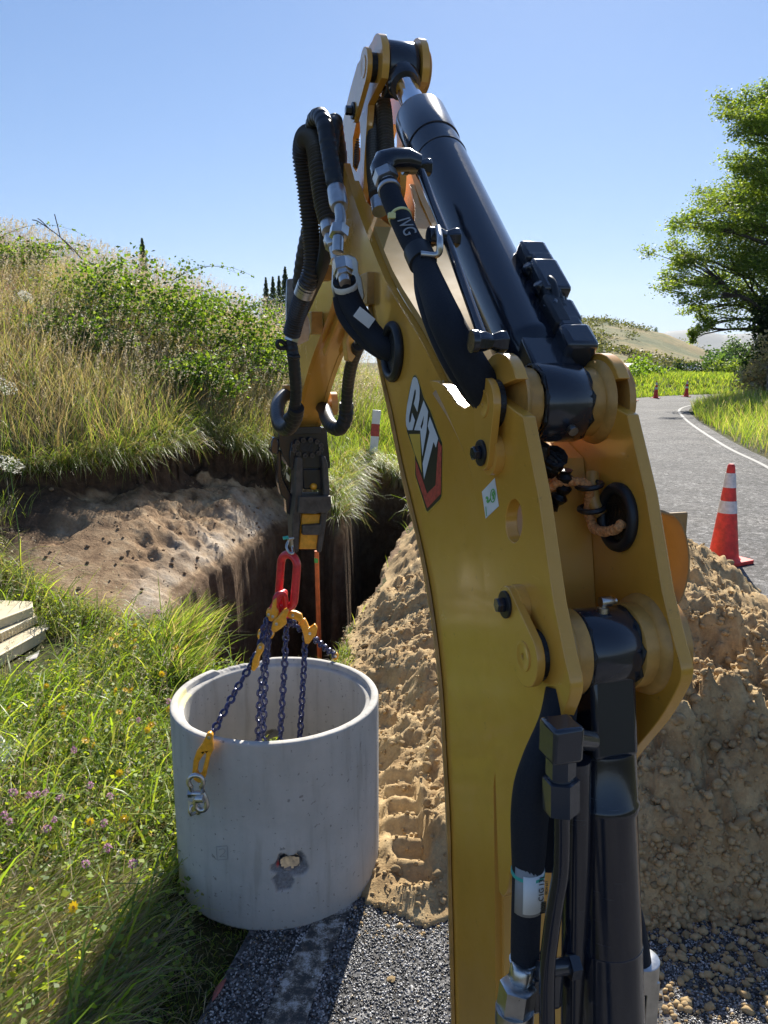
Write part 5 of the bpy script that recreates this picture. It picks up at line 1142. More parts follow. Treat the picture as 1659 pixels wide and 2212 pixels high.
# ================================================================ VEGETATION
GREENS = np.array([(.14, .24, .03), (.20, .31, .035), (.28, .38, .05), (.10, .17, .035), (.32, .37, .08), (.18, .24, .08)])
STRAWS = np.array([(.38, .33, .22), (.30, .25, .17), (.46, .41, .30), (.24, .19, .13), (.32, .24, .18)])
def pick(cols, n, r, var=.2): return cols[r.integers(0, len(cols), n)]*(1+var*(r.random((n, 1))*2-1))
def blades(x, y, z, h, w, lean, leandir, curl, col, tipcol, nseg=4, yaw=None, r=rng):
    """curved tapering blades; returns arrays"""
    n = len(x); t = np.linspace(0, 1, nseg+1)
    ang = lean[:, None]+curl[:, None]*t[None]                        # angle from vertical along the blade
    ds = h[:, None]/nseg
    hor = np.cumsum(np.concatenate([np.zeros((n, 1)), np.sin(ang[:, :-1])*ds], 1), 1); ver = np.cumsum(np.concatenate([np.zeros((n, 1)), np.cos(ang[:, :-1])*ds], 1), 1)
    if yaw is None: yaw = r.random(n)*2*np.pi
    wx, wy = np.cos(yaw), np.sin(yaw); wid = w[:, None]*np.array([.75, 1.0, .9, .6, .06])[None, :nseg+1] if nseg == 4 else w[:, None]*(1-.92*t[None]**1.5)
    cx = x[:, None]+hor*np.cos(leandir)[:, None]; cy = y[:, None]+hor*np.sin(leandir)[:, None]; cz = z[:, None]+ver
    A = np.stack([cx-wx[:, None]*wid/2, cy-wy[:, None]*wid/2, cz], 2); Bb = np.stack([cx+wx[:, None]*wid/2, cy+wy[:, None]*wid/2, cz], 2)
    V = np.stack([A, Bb], 2).reshape(n, -1, 3); m = V.shape[1]
    f0 = np.array([(2*i, 2*i+1, 2*i+3, 2*i+2) for i in range(nseg)])
    F = (np.arange(n)[:, None, None]*m+f0[None]).reshape(-1, 4)
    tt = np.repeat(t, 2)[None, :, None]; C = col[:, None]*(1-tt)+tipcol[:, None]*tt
    return V.reshape(-1, 3), F, C.reshape(-1, 3)
def join(parts):
    vs, fs_, cs, o = [], [], [], 0
    for v, f, c in parts: vs.append(v); fs_.append(f+o); cs.append(c); o += len(v)
    return np.concatenate(vs), np.concatenate(fs_), np.concatenate(cs)
def leaves(C, size, r, col, aspect=.6, flat=.0, up=None):
    """rhombic leaves folded on the midrib as two triangles sharing it -> quads"""
    n = len(C); d = r.normal(size=(n, 3)); d[:, 2] *= (1-flat); d /= np.linalg.norm(d, axis=1)[:, None]
    e = r.normal(size=(n, 3)); e[:, 2] *= (1-flat*.6); e -= d*(e*d).sum(1)[:, None]; e /= np.linalg.norm(e, axis=1)[:, None]; nn = np.cross(d, e)
    s = size[:, None]
    P = np.stack([C-d*s*.5, C+e*s*aspect*.5-d*s*.05+nn*s*.12, C+d*s*.5, C-e*s*aspect*.5-d*s*.05+nn*s*.12], 1)
    F = np.arange(n*4).reshape(n, 4); return P.reshape(-1, 3), F, np.repeat(col, 4, 0)
def visible(x, y, z, m=.12):
    dx, dy, dz = x, y, z-EYE; f = dy*math.cos(PITCH)-dz*math.sin(PITCH); u = dx/np.maximum(f, .01); v = (dz*math.cos(PITCH)+dy*math.sin(PITCH))/np.maximum(f, .01)
    return (f > .3) & (np.abs(u) < .5+m) & (v < .67+m) & (v > -.67-m*1.5)
def grassmask(x, y):
    zz, cut, base, dp = ground_z(x, y, True)
    ok = ~(cut & (base-zz > .03)) & (dp > .03) & ((x < xl(y)-.23+.14*fbm(x*4, y*4, 3, 90)) | (x > xr(y)+.38)) & (sdpoly(x, y, HEAP) > .0)
    return ok, zz
def field(n, x0, x1, y0, y1, seed, pred=None):
    r = np.random.default_rng(seed); x = r.uniform(x0, x1, n); y = r.uniform(y0, y1, n); ok, z = grassmask(x, y); ok &= ~(np.hypot((x+2.25)/.42, (y-4.35)/.36) < 1) & ~(np.hypot((x+.16)/.22, (y-10.8)/.45) < 1)
    if pred is not None: ok &= pred(x, y)
    ok &= visible(x, y, z+.3, .2); return x[ok], y[ok], z[ok], r
parts = []
# near verge, left of the ring: lush mixed turf
x, y, z, r = field(92000, -3.6, -.2, 1.2, 5.2, 101); n = len(x); k = fbm(x*1.6, y*1.6, 3, 91)
dry = (r.random(n) < np.clip(.16+.9*k+.35*sstep(2.6, 1.9, y), 0, .75))
c = np.where(dry[:, None], pick(STRAWS, n, r), pick(GREENS, n, r)); h = (.06+.10*r.random(n)**1.6)*(1+.8*k)*(1+.3*(x < -1.9)*(y < 4.2))*(1-.45*sstep(4.3, 4.9, y))*(1-.35*(y < 2.5))
h = h*np.where(np.hypot(x-RC.x, y-RC.y) < .55, .55, 1)
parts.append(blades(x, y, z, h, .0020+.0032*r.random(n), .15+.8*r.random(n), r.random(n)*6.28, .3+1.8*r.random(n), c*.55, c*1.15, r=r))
# long arching leaves
x, y, z, r = field(2600, -3.6, -.75, 1.2, 5.6, 102); n = len(x); c = pick(GREENS, n, r)
parts.append(blades(x, y, z, .22+.25*r.random(n), .006+.006*r.random(n), .2+.5*r.random(n), r.normal(.3, 1.2, n), .5+1.4*r.random(n), c*.6, c*1.2, r=r))
# swept, flattened dry clump in the near left corner
x, y, z, r = field(9000, -1.5, -.7, 1.3, 2.5, 103, lambda x, y: np.hypot((x+1.15)*1.0, (y-1.95)*.9) < .42); n = len(x); c = np.where((r.random(n) < .6)[:, None], pick(STRAWS, n, r), pick(GREENS, n, r))
parts.append(blades(x, y, z+.01, .12+.16*r.random(n), .0025+.002*r.random(n), .9+.5*r.random(n), r.normal(.75, .35, n), .2+.5*r.random(n), c*.7, c*1.1, r=r))
# tussock hanging over the pit edge, left of the sling
for (cx, cy, nn, hh) in ((-1.28, 4.5, 520, .46), (-1.4, 4.75, 200, .26), (-1.2, 4.15, 420, .34)):
    r = np.random.default_rng(int(nn+cx*10)); x = cx+r.normal(0, .07, nn); y = cy+r.normal(0, .07, nn); z = ground_z(x, y); z = np.maximum(z, 0); c = np.where((r.random(nn) < .25)[:, None], pick(STRAWS, nn, r), pick(GREENS, nn, r))
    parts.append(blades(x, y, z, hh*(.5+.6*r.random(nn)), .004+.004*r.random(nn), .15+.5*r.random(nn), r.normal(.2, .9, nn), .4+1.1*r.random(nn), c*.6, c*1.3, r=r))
v, f, c = join(parts); tag(npmesh('verge_grass', v, f, M['grass'], c), 'lush green and straw coloured grass on the near verge left of the ring', 'grass', kind='stuff')
# the bank behind the cut: tall grass, greener low down, drier above
parts = []
x, y, z, r = field(300000, -13, 3.2, 4.6, 24, 104, lambda x, y: (x < xl(y)) & ((y > 5.2) | (x < -2))); n = len(x)
keep = r.random(n) < np.clip(1.5-.055*y, .35, 1); x, y, z = x[keep], y[keep], z[keep]; n = len(x)
k = fbm(x*.7, y*.7, 4, 92); hgt = hill_left(x, y); dryp = np.clip(.08+.62*sstep(.6, 1.5, hgt+.8*k)+.6*k-.35*(x > -1.2), .06, .88)
c = np.where((r.random(n) < dryp)[:, None], pick(STRAWS, n, r), pick(GREENS, n, r)); far = y/8
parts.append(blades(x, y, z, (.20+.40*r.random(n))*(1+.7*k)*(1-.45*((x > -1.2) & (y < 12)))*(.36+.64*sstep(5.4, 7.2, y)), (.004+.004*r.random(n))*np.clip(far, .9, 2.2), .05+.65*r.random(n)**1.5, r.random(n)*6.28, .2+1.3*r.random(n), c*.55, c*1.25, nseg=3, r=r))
# overhanging fringe along the lip of the cut
xx = np.random.default_rng(8).uniform(-3.2, .4, 160000); yy = np.random.default_rng(9).uniform(5, 11.5, 160000); zz, cut, base, dp = ground_z(xx, yy, True); ce = cut_edge(xx, yy); lip = (dp > ce-.06) & (dp < ce+.16) & (xx < xl(yy)-.5) & (base > .1); zz = base-.02; x, y, z = xx[lip][:22000], yy[lip][:22000], zz[lip][:22000]; n = len(x); r = np.random.default_rng(10); c = np.where((r.random(n) < .35)[:, None], pick(STRAWS, n, r), pick(GREENS, n, r))
parts.append(blades(x, y, z, .18+.36*r.random(n), .005+.004*r.random(n), .5+.8*r.random(n), r.normal(-1.2, .6, n), .8+1.6*r.random(n), c*.6, c*1.1, nseg=3, r=r))
v, f, c = join(parts); tag(npmesh('bank_grass', v, f, M['grass'], c), 'tall rank grass covering the bank behind the cut slope', 'grass', kind='stuff')
# right-hand verge
x, y, z, r = field(150000, 5, 34, 7, 52, 105, lambda x, y: x > xr(y)+.38); n = len(x); k = fbm(x*.5, y*.5, 3, 93)
c = np.where((r.random(n) < .18)[:, None], pick(STRAWS, n, r), pick(GREENS, n, r)*1.15); sc_ = np.clip(y/9, 1, 4)
v, f, c = blades(x, y, z, (.28+.35*r.random(n))*(1+.6*k), .006*sc_*(.6+.8*r.random(n)), .05+.4*r.random(n), r.random(n)*6.28, .2+.9*r.random(n), c*.6, c*1.25, nseg=3, r=r)
tag(npmesh('roadside_grass', v, f, M['grass'], c), 'bright green uncut grass on the far side of the road', 'grass', kind='stuff')
# seed heads and dry stalks on the bank: stem plus a feathery head
def stalks(n, x0, x1, y0, y1, seed, h0, h1, headcols, pred=None, hw=.010):
    x, y, z, r = field(n, x0, x1, y0, y1, seed, pred); n = len(x); h = r.uniform(h0, h1, n); ld = r.normal(.3, 1.1, n); lean = .03+.25*r.random(n); curl = .1+.5*r.random(n); col = pick(STRAWS, n, r)
    V, F, C = blades(x, y, z, h, np.full(n, .0022)*np.clip(y/6, 1, 2.2), lean, ld, curl, col*.9, col, nseg=3, r=r)
    tip = V.reshape(n, -1, 3)[:, -1]; pre = V.reshape(n, -1, 3)[:, -3]; d = tip-pre; d /= np.linalg.norm(d, axis=1)[:, None]
    k = 7; P = []; S = []; Cc = []; hc = pick(headcols, n, r)
    for j in range(k):
        P.append(tip-d*(.02+.085*j/k*(.6+r.random((n, 1))))+r.normal(0, hw*.45, (n, 3))*(1+.5*j/k)); S.append(np.full(n, .022)*np.clip(y/7, .8, 1.8)*(.6+.7*r.random(n))); Cc.append(hc)
    l = leaves(np.concatenate(P), np.concatenate(S), r, np.concatenate(Cc), .22, 0)
    return [(V, F, C), l]
pale = np.array([(.62, .55, .40), (.52, .45, .30), (.60, .56, .45)]); pink = np.array([(.42, .24, .22), (.36, .20, .18), (.46, .30, .26)])
parts = stalks(22000, -12, 1.5, 6.2, 16, 111, .45, .95, pale, lambda x, y: hill_left(x, y)+.5*fbm(x, y, 3, 95) > .75)
parts += stalks(2600, -9, -.5, 6.2, 13, 112, .5, .85, pink, lambda x, y: fbm(x*1.2, y*1.2, 3, 96) > .05, .02)
parts += stalks(900, -3.5, -.9, 1.6, 6, 113, .25, .5, pale)
parts += stalks(1600, 6, 20, 8, 40, 114, .5, .9, pale, lambda x, y: x > xr(y)+.5)
v, f, c = join(parts); tag(npmesh('seed_heads', v, f, M['straw'], c), 'feathery seed heads and dry stalks standing above the grass', 'grass', kind='stuff')

# clover and small broad leaves low in the near verge
x, y, z, r = field(30000, -3.4, -.6, 1.3, 5.6, 121); n = len(x); c = pick(GREENS, n, r, .25)*.9
v, f, c = leaves(np.stack([x, y, z+.02+.12*r.random(n)], 1), .012+.020*r.random(n)**1.5, r, c, .75, .75)
tag(npmesh('clover_leaves', v, f, M['leaf'], c), 'small broad clover leaves low in the near grass', 'ground cover', kind='stuff')

# ---- bramble thicket on top of the bank
def bush(name, c, rad, n, size, cols, seed, label, cat, group=None, stems=30, arch=0, stemlen=1.0, flat=.35, aspect=.7):
    r = np.random.default_rng(seed); root = thing(name, label, cat, tuple(c), group)
    c = np.array(c); rad = np.array(rad); parts = []; m = 26
    cl = r.normal(size=(m, 3)); cl /= np.linalg.norm(cl, axis=1)[:, None]; cl[:, 2] = np.abs(cl[:, 2])*.9; cr = .55+.40*r.random(m); cc = cl*cr[:, None]*rad
    who = r.integers(0, m, n); off = r.normal(size=(n, 3)); off /= np.linalg.norm(off, axis=1)[:, None]; off *= (r.random(n)**.45)[:, None]*rad*.36
    P = cc[who]+off; k = P[:, 2] > -.05*rad[2]; P = P[k]; col = pick(cols, len(P), r, .25)*(.75+.5*r.random((m, 1)))[who[k]]
    parts.append(leaves(P, size*(.6+.8*r.random(len(P))), r, col, aspect, flat))
    mb = MB()
    for i in range(stems):
        a = r.random()*6.28; q = Vector(tuple(c))+Vector((math.cos(a)*rad[0]*.3*r.random(), math.sin(a)*rad[1]*.3*r.random(), 0)); e_ = Vector(tuple(cc[r.integers(0, m)]*(1.0)+c))
        mb.tube([q, q.lerp(e_, .5)+Vector((0, 0, rad[2]*.15)), e_], [size*.10, size*.07, size*.03], 4, caps=False)
    for i in range(arch):
        s0 = cc[r.integers(0, m)]; d = s0/np.linalg.norm(s0); d[2] = abs(d[2])*.5+.5; pts = []; Lh = stemlen*(.5+.8*r.random()); dh = r.normal(0, 1); ddx = math.cos(dh)*.5+d[0]*.6; ddy = math.sin(dh)*.3
        for j in range(9): t = j/8; pts.append(c+s0+np.array([ddx*Lh*t, ddy*Lh*t, Lh*(.62*t-.55*t*t)]))
        mb.tube([Vector(tuple(p)) for p in pts], [size*.075*(1-.6*j/8) for j in range(9)], 4, caps=False)
        for p in pts[1:]:
            q = p-c+r.normal(0, size*.35, (5, 3)); parts.append(leaves(q, size*(.45+.5*r.random(5)), r, pick(cols, 5, r), aspect, flat))
    v, f, cl_ = join(parts); npmesh('foliage', v, f, M['leaf'], cl_, parent=root)
    mb.build('stems', M['bark'], root); return root
BR = np.array([(.06, .13, .02), (.10, .19, .025), (.13, .23, .035), (.17, .26, .05), (.045, .085, .02)])
def gz1(x, y): return float(ground_z(np.array([x]), np.array([y]))[0])
br = [(-3.5, 10.3, 1.45, 1.0, 1.0, 'large bramble bush with arching canes at the top of the bank, left of centre'),
      (-2.45, 10.6, 1.15, .9, 1.0, 'bramble bush on the bank crest between the largest bramble and the arm'),
      (-1.75, 11.3, .9, .8, .75, 'lowest bramble bush on the bank, just left of the excavator stick'),
      (-5.6, 10.8, 1.1, .8, .6, 'leafy bramble at the far left of the bank top'),
      (-2.45, 9.2, .8, .5, .5, 'dark bramble clump halfway down the bank above the bare cut'),
      (-3.6, 9.0, .7, .5, .5, 'small bramble clump on the bank under the largest bramble')]
for i, (x, y, a, b, h, lab) in enumerate(br):
    bush('bramble_bush', (x, y, gz1(x, y)+.05), (a, b, h), int(4600*a), .050, BR, 130+i, lab, 'bramble', stems=26, arch=int(26*a), stemlen=1.0)
# dead bare twig over the left bramble
tw = thing('bare_twig', 'bare dead branch sticking up against the sky at the upper left', 'branch', tuple(Y(75, 560, 8.5)))
mb = MB()
for pts in ([(160, 545), (130, 512), (85, 480), (70, 475)], [(130, 512), (125, 490), (118, 463)], [(105, 493), (90, 478), (82, 472)], [(178, 560), (150, 530), (128, 510)]):
    mb.tube(spline([Y(px, py, 8.5+.05*i) for i, (px, py) in enumerate(pts)], 4), .0055, 5)
mb.build('branch', M['bark'], tw)

# ---- flowers in the near grass: each is a thing of its own
def flower(name, label, cat, head, n, R_, cols, stem=.10, seed=1):
    r = np.random.default_rng(seed); root = thing(name, label, cat, (0, 0, 0))
    mb = MB(); mb.tube([(0, 0, -stem), (.004, .002, -stem*.5), (0, 0, 0)], .0011, 5); mb.build('stem', M['stemgreen'], root)
    if head == 'daisy':
        V = []; F = []
        for i in range(n):
            a = 2*math.pi*i/n; d = np.array([math.cos(a), math.sin(a), .25]); s = np.array([-math.sin(a), math.cos(a), 0])*R_*.26; o = len(V)
            V += [d*R_*.15, d*R_*.6-s, d*R_, d*R_*.6+s]; F.append((o, o+1, o+2, o+3))
        V = np.array(V); C = pick(cols, 1, r, .1).repeat(len(V), 0); npmesh('petals', V, np.array(F), M['petal'], C, parent=root)
        mb = MB(); mb.lathe([(-.001, R_*.2), (.003, R_*.24), (.005, R_*.1)], (0, 0, 0), (0, 0, 1), 10); mb.build('disc', M['hookyellow'], root)
    else:
        P = r.normal(size=(n, 3)); P /= np.linalg.norm(P, axis=1)[:, None]; P *= R_*.75; P[:, 2] *= .9
        v, f, c = leaves(P, np.full(n, R_*.7), r, pick(cols, n, r, .2), .35, 0); npmesh('petals', v, f, M['petal'], c, parent=root)
    return root
M['stemgreen'] = simple('stem_green', (.12, .2, .04), .6, nscale=30)
def place(root, loc, tilt, s, label, group):
    o = root.copy(); COL.objects.link(o); o.location = loc; o.rotation_euler = (tilt[0], tilt[1], random.uniform(-1, 1)); o.scale = (s, s, s); o['label'] = label; o['group'] = group
    for ch in root.children: c = ch.copy(); COL.objects.link(c); c.parent = o
    return o
yf = flower('yellow_flower', 'x', 'flower', 'daisy', 9, .014, np.array([(.95, .62, .02)]), seed=3)
cf = flower('clover_flower', 'x', 'flower', 'ball', 46, .0125, np.array([(.55, .27, .46), (.62, .38, .55), (.45, .20, .36)]), seed=4)
YF = [(292, 1352), (292, 1385), (252, 1370), (250, 1395), (291, 1400), (455, 1377), (428, 1375), (465, 1383), (410, 1478), (430, 1480), (130, 1450), (100, 1482), (95, 1525), (135, 1530), (136, 1545), (258, 1538), (318, 1577), (555, 1525), (495, 1563), (203, 1610), (258, 1670), (195, 1775), (268, 1770),
      (160, 1960), (40, 1085), (48, 1108), (420, 1247), (165, 1075), (20, 1530), (35, 1000), (610, 1480), (15, 1140), (240, 1380), (380, 1480), (530, 1440), (380, 1400), (548, 1285), (625, 1480), (185, 1600)]
CF = [(343, 1322), (495, 1345), (493, 1368), (555, 1338), (299, 1555), (364, 1515), (116, 1770), (195, 1696), (28, 1712), (62, 1718), (80, 1716), (98, 1712), (130, 1725), (102, 1790), (225, 1778), (233, 1832), (185, 1866), (287, 1866), (238, 1720), (160, 1620), (10, 1760), (20, 1775)]
first = True
for lst, src, grp, ll in ((YF, yf, 'yellow flowers in the grass', 'yellow daisy like flower in the long grass left of the ring'), (CF, cf, 'clover flowers in the grass', 'pink clover flower head in the grass left of the ring')):
    for i, (px, py) in enumerate(lst):
        fx = 1.0
        # crops of the photograph were measured in two scales; keep those on the left bank
        if px > 375 and py > 1400: px = px*.66; py = 1060+(py-1000)*.9
        zf = .16 if py > 1300 else .42; p = G(px, min(py, 2180), zf)
        gzv = gz1(p.x, p.y)+.21; p = G(px, py, gzv) if py > 1200 else G(px, py, .5)
        if not grassmask(np.array([p.x]), np.array([p.y]))[0][0]: continue
        s = 1.15+.35*random.random()
        place(src, p, (random.uniform(.4, 1.1), random.uniform(-.5, .3)), s, ll, grp)
for src in (yf, cf):
    for ch in list(src.children): bpy.data.objects.remove(ch)
    bpy.data.objects.remove(src)
# white umbels at the far left
for (px, py, yy, s) in ((8, 832, 6.5, .11), (20, 1000, 5.2, .10), (55, 640, 7.5, .07)):
    c = Y(px, py, yy); o = thing('umbel_flower', {8: 'middle one of three flat white umbel flowers at the left edge', 20: 'lowest and widest white umbel flower at the left edge', 55: 'highest and smallest white umbel flower near the left edge'}[px], 'flower', tuple(c))
    r = np.random.default_rng(int(px)); nn = 160; a = r.random(nn)*6.28; q = s*np.sqrt(r.random(nn)); P = np.stack([q*np.cos(a), q*np.sin(a)*.8, .012*r.random(nn)-.15*q*q/s-q*np.sin(a)*.7], 1)
    v, f, cc_ = leaves(P, np.full(nn, .016), r, np.tile([(.62, .62, .58)], (nn, 1)), .8, .8); npmesh('umbel', v, f, M['petal'], cc_, parent=o)
    mb = MB(); g0 = gz1(c.x, c.y)
    mb.tube([c, Vector((c.x+.02, c.y, (c.z+g0)/2)), Vector((c.x, c.y, g0))], .003, 5)
    for i in range(12): mb.tube([c-Vector((0, 0, .06)), c+Vector((math.cos(i*.52)*s*.6, math.sin(i*.52)*s*.5, -.004))], .0012, 4)
    mb.build('stem', M['stemgreen'], o)

# ================================================================ TREES, HEDGES, FAR LAND
def tree(name, label, base, height, crown, nleaf, size, cols, seed, cat='tree', group=None, trunk_r=.25, levels=4, lean=(0, 0), spread=.9, start=.25, flat=.6, cl=1.1):
    """branching limbs; leaf sprays round the ends of the twigs"""
    r = random.Random(seed); g = np.random.default_rng(seed); root = thing(name, label, cat, tuple(base), group); mb = MB(); tips = []
    def grow(p, d, L, rad, lev):
        n = 5; pts = [p]; q = p.copy(); dd = d.copy()
        for i in range(n):
            dd = (dd+Vector((r.uniform(-1, 1), r.uniform(-1, 1), r.uniform(-.4, .8)))*.16).normalized(); q = q+dd*L/n; pts.append(q.copy())
        mb.tube(pts, [rad*(1-.45*i/n) for i in range(n+1)], 8 if lev < 2 else 5, caps=False)
        if lev >= levels-1:
            for i in range(2, n+1): tips.append((pts[i], dd))
        if lev < levels:
            k = r.randint(3, 4) if lev else 6
            for j in range(k):
                f = r.uniform(start if lev == 0 else .35, 1); w = pts[min(n, int(f*n)+0)]
                a = r.uniform(0, 6.28); e = Vector((math.cos(a), math.sin(a), r.uniform(-.05, .55)))*spread+dd*.45
                grow(w, e.normalized(), L*r.uniform(.52, .72), rad*.52, lev+1)
    grow(Vector(base), Vector((lean[0], lean[1], 1)).normalized(), height*.5, trunk_r, 0)
    mb.build('trunk', M['bark'], root)
    T = np.array([t[0][:] for t in tips])-np.array(base); per = max(1, nleaf//len(T)); idx = np.repeat(np.arange(len(T)), per); n = len(idx)
    off = g.normal(0, 1, (n, 3))*np.array([cl, cl, cl*.28])*.5; tc = (.75+.5*g.random(len(T)))[idx][:, None]
    v, f, c = leaves(T[idx]+off, size*(.6+.8*g.random(n)), g, pick(cols, n, g, .25)*tc, .5, flat); npmesh('crown', v, f, M['leaf'], c, parent=root); return root
TC = np.array([(.12, .20, .03), (.16, .25, .04), (.21, .29, .06), (.08, .14, .03)]); DK = np.array([(.018, .04, .014), (.03, .06, .02), (.025, .05, .02)])
PADS = [(1600, 215, 34, 16), (1628, 238, 40, 16), (1655, 215, 30, 14), (1610, 262, 34, 14), (1650, 285, 45, 20), (1640, 318, 30, 14), (1612, 352, 40, 15), (1655, 372, 50, 26), (1590, 405, 50, 17), (1640, 425, 60, 26), (1548, 442, 42, 16), (1585, 462, 62, 20), (1500, 482, 34, 18), (1545, 500, 60, 22),
        (1610, 505, 62, 28), (1655, 480, 50, 30), (1475, 545, 34, 18), (1525, 548, 56, 22), (1590, 565, 66, 24), (1650, 560, 60, 32), (1450, 598, 26, 16), (1492, 606, 46, 16), (1560, 612, 62, 20), (1630, 622, 60, 30), (1520, 640, 34, 10), (1500, 668, 28, 9), (1520, 700, 20, 12), (1500, 722, 12, 9), (1600, 655, 50, 22),
        (1700, 250, 60, 26), (1710, 330, 70, 30), (1720, 420, 80, 36), (1730, 520, 80, 40), (1720, 610, 80, 40), (1800, 300, 70, 34), (1830, 430, 90, 44), (1840, 560, 90, 44), (1770, 180, 60, 24), (1900, 360, 80, 40), (1930, 500, 80, 40), (1760, 660, 70, 30)]
def padtree(yd, seed):
    g = np.random.default_rng(seed); fo = Y(1690, 800, yd); base = Vector((fo.x, fo.y, gz1(fo.x, fo.y))); root = thing('spreading_tree', 'large spreading tree with feathery bright green layers, right of the road', 'tree', tuple(base))
    hub = [base+Vector((0, 0, 3.2)), base+Vector((.3, .2, 6.5)), base+Vector((.2, 0, 10))]; mb = MB()
    mb.tube(spline([base, base+Vector((-.15, 0, 1.6)), hub[0], hub[1], hub[2], base+Vector((.4, 0, 13))], 4), lambda i: .42*(1-.042*i), 10); P = []; S = []; Cc = []
    for (px, py, rx, ry) in PADS:
        dy = g.uniform(-2.2, 2.2); c = Y(px, py, yd+dy); k = (yd+dy)/FPX; h = min(hub, key=lambda q: abs(q.z-(c.z-1.4))); mid = h.lerp(c, .55)+Vector((g.uniform(-.4, .4), g.uniform(-.4, .4), g.uniform(-.1, .5)))
        mb.tube(spline([h, h.lerp(mid, .5)+Vector((0, 0, -.15)), mid, c-Vector((0, 0, ry*k*.5))], 4), lambda i: max(.022, .13-.010*i), 6, caps=False)
        for j in range(7):
            e = c+Vector((g.normal(0, rx*k*.62), g.normal(0, rx*k*.55), g.normal(0, ry*k*.75))); mb.tube([mid, mid.lerp(e, .6)+Vector((0, 0, .12)), e], [.035, .022, .010], 4, caps=False)
            n = int(34*rx*ry/500*3)+70; o = g.normal(0, 1, (n, 3))*np.array([rx*k*.32, rx*k*.32, ry*k*.42]); o[:, 2] -= .05*np.hypot(o[:, 0], o[:, 1])
            P.append(np.array(e[:])+o); S.append(.13*(.6+.8*g.random(n))); Cc.append(pick(TC, n, g, .2)*(.75+.5*g.random()))
    mb.build('trunk', M['bark'], root); v, f, c = leaves(np.concatenate(P)-np.array(base[:]), np.concatenate(S), g, np.concatenate(Cc), .5, .6); npmesh('crown', v, f, M['leaf'], c, parent=root)
padtree(36, 5)
bush('ivy_mass', (18.7, 35.0, 1.2), (2.7, 1.8, 3.9), 26000, .18, DK, 141, 'dense dark evergreen shrub under the spreading tree', 'shrub', stems=20)
GR = np.array([(.30, .26, .20), (.38, .33, .25), (.24, .22, .17), (.24, .25, .16)])
bush('grey_hedge', (17.2, 30.5, .9), (3.1, 1.5, 2.7), 26000, .12, GR, 142, 'dry grey brown hedge with bare trunks at the right edge beyond the grass', 'hedge', stems=60, arch=40, stemlen=1.2)
fence = thing('paling_fence', 'row of weathered wooden fence palings under the grey hedge', 'fence', (18, 29, .8))
for i in range(26):
    x_ = 14.3+i*.22; y_ = 29.0-.02*i; h_ = 1.25+.15*math.sin(i*2.3); mb = MB(); mb.box((x_, y_, .8+h_/2), (Vector((1, 0, 0)), Vector((0, 1, 0)), Vector((.03*math.sin(i), 0, 1))), (.05, .02, h_/2)); mb.build('paling', M['wood'], fence)
mb = MB(); mb.box((17.1, 28.8, 1.7), (Vector((1, -.09, 0)).normalized(), Vector((.09, 1, 0)), Vector((0, 0, 1))), (2.9, .02, .05)); mb.build('rail', M['wood'], fence)
LT = np.array([(.13, .24, .03), (.17, .29, .045), (.10, .19, .03)])
bs = [(15.2, 50.5, 2.0, 1.3, LT, 'bright green shrub beside the boom bracket, beyond the road'), (17.0, 53, 2.3, 1.6, LT, 'leafy green shrub between the far building and the dark flax'),
      (19.6, 54, 2.0, 1.0, LT*.8, 'low scrub behind the middle far cone'), (22.3, 56, 2.0, 1.35, DK, 'dark flax bush behind the farthest cone'), (26.5, 60, 2.2, 1.4, TC, 'shrub right of the dark flax bush near the bend'), (11.5, 52, 3.0, 2.9, TC, 'tall shrub showing just right of the cylinder base')]
for i, (x, y, a, h, cols, lab) in enumerate(bs): bush('roadside_shrub', (x, y, -.1), (a, 1.6, h*1.55), 4200, .17, cols, 150+i, lab, 'shrub', stems=12)
x = rng.uniform(10, 34, 40000); y = rng.uniform(40, 62, 40000); ok = (x < xl(y)-.3) & (y < 62); ok |= y > 55; x, y = x[ok], y[ok]; n = len(x); z = ground_z(x, y); c = pick(GREENS, n, rng)
v, f, c = blades(x, y, z, .12+.28*rng.random(n)+.2*fbm(x*.3, y*.3, 3, 5), .04+.04*rng.random(n), .1+.4*rng.random(n), rng.random(n)*6.28, .2+.8*rng.random(n), c*.7, c*1.1, nseg=3)
tag(npmesh('far_verge_grass', v, f, M['grass'], c), 'rough grass along the outside of the far bend', 'grass', kind='stuff')
# brown hill and blue mountain
def ridge(name, pts, ybase, ytop, zbase, seed, material, amp, nx=220, ny=60, back=1.6):
    """a long hill whose skyline passes (angle, height) pts; a true heightfield"""
    az = np.linspace(pts[0][0], pts[-1][0], nx); crest = np.interp(az, [p[0] for p in pts], [p[1] for p in pts]); V = []
    t = np.linspace(0, 1, ny); A_, T_ = np.meshgrid(az, t); Cr = np.repeat(crest[None], ny, 0)
    D = ybase+(ytop-ybase)*back*T_; X = D*np.tan(A_); prof = np.where(T_ < 1/back, sstep(0, 1, T_*back)**.9, 1-.8*sstep(1/back, 1, T_))
    Z = zbase+(Cr-zbase)*prof+amp*fbm(X*.02/(ytop/220), D*.02/(ytop/220), 5, seed)*np.clip(prof*1.5, 0, 1)
    i = (np.arange(ny-1)[:, None]*nx+np.arange(nx-1)[None]).ravel(); f = np.stack([i, i+1, i+1+nx, i+nx], 1)
    return tag(npmesh(name, np.stack([X.ravel(), D.ravel(), Z.ravel()], 1), f, material, smooth=True), kind='structure')
HILLV = {}
def az(px, py=740): r_ = ray(px, py); return math.atan2(r_.x, r_.y)
def hh(py, px, d): r_ = ray(px, py); return EYE+d*r_.z/r_.y
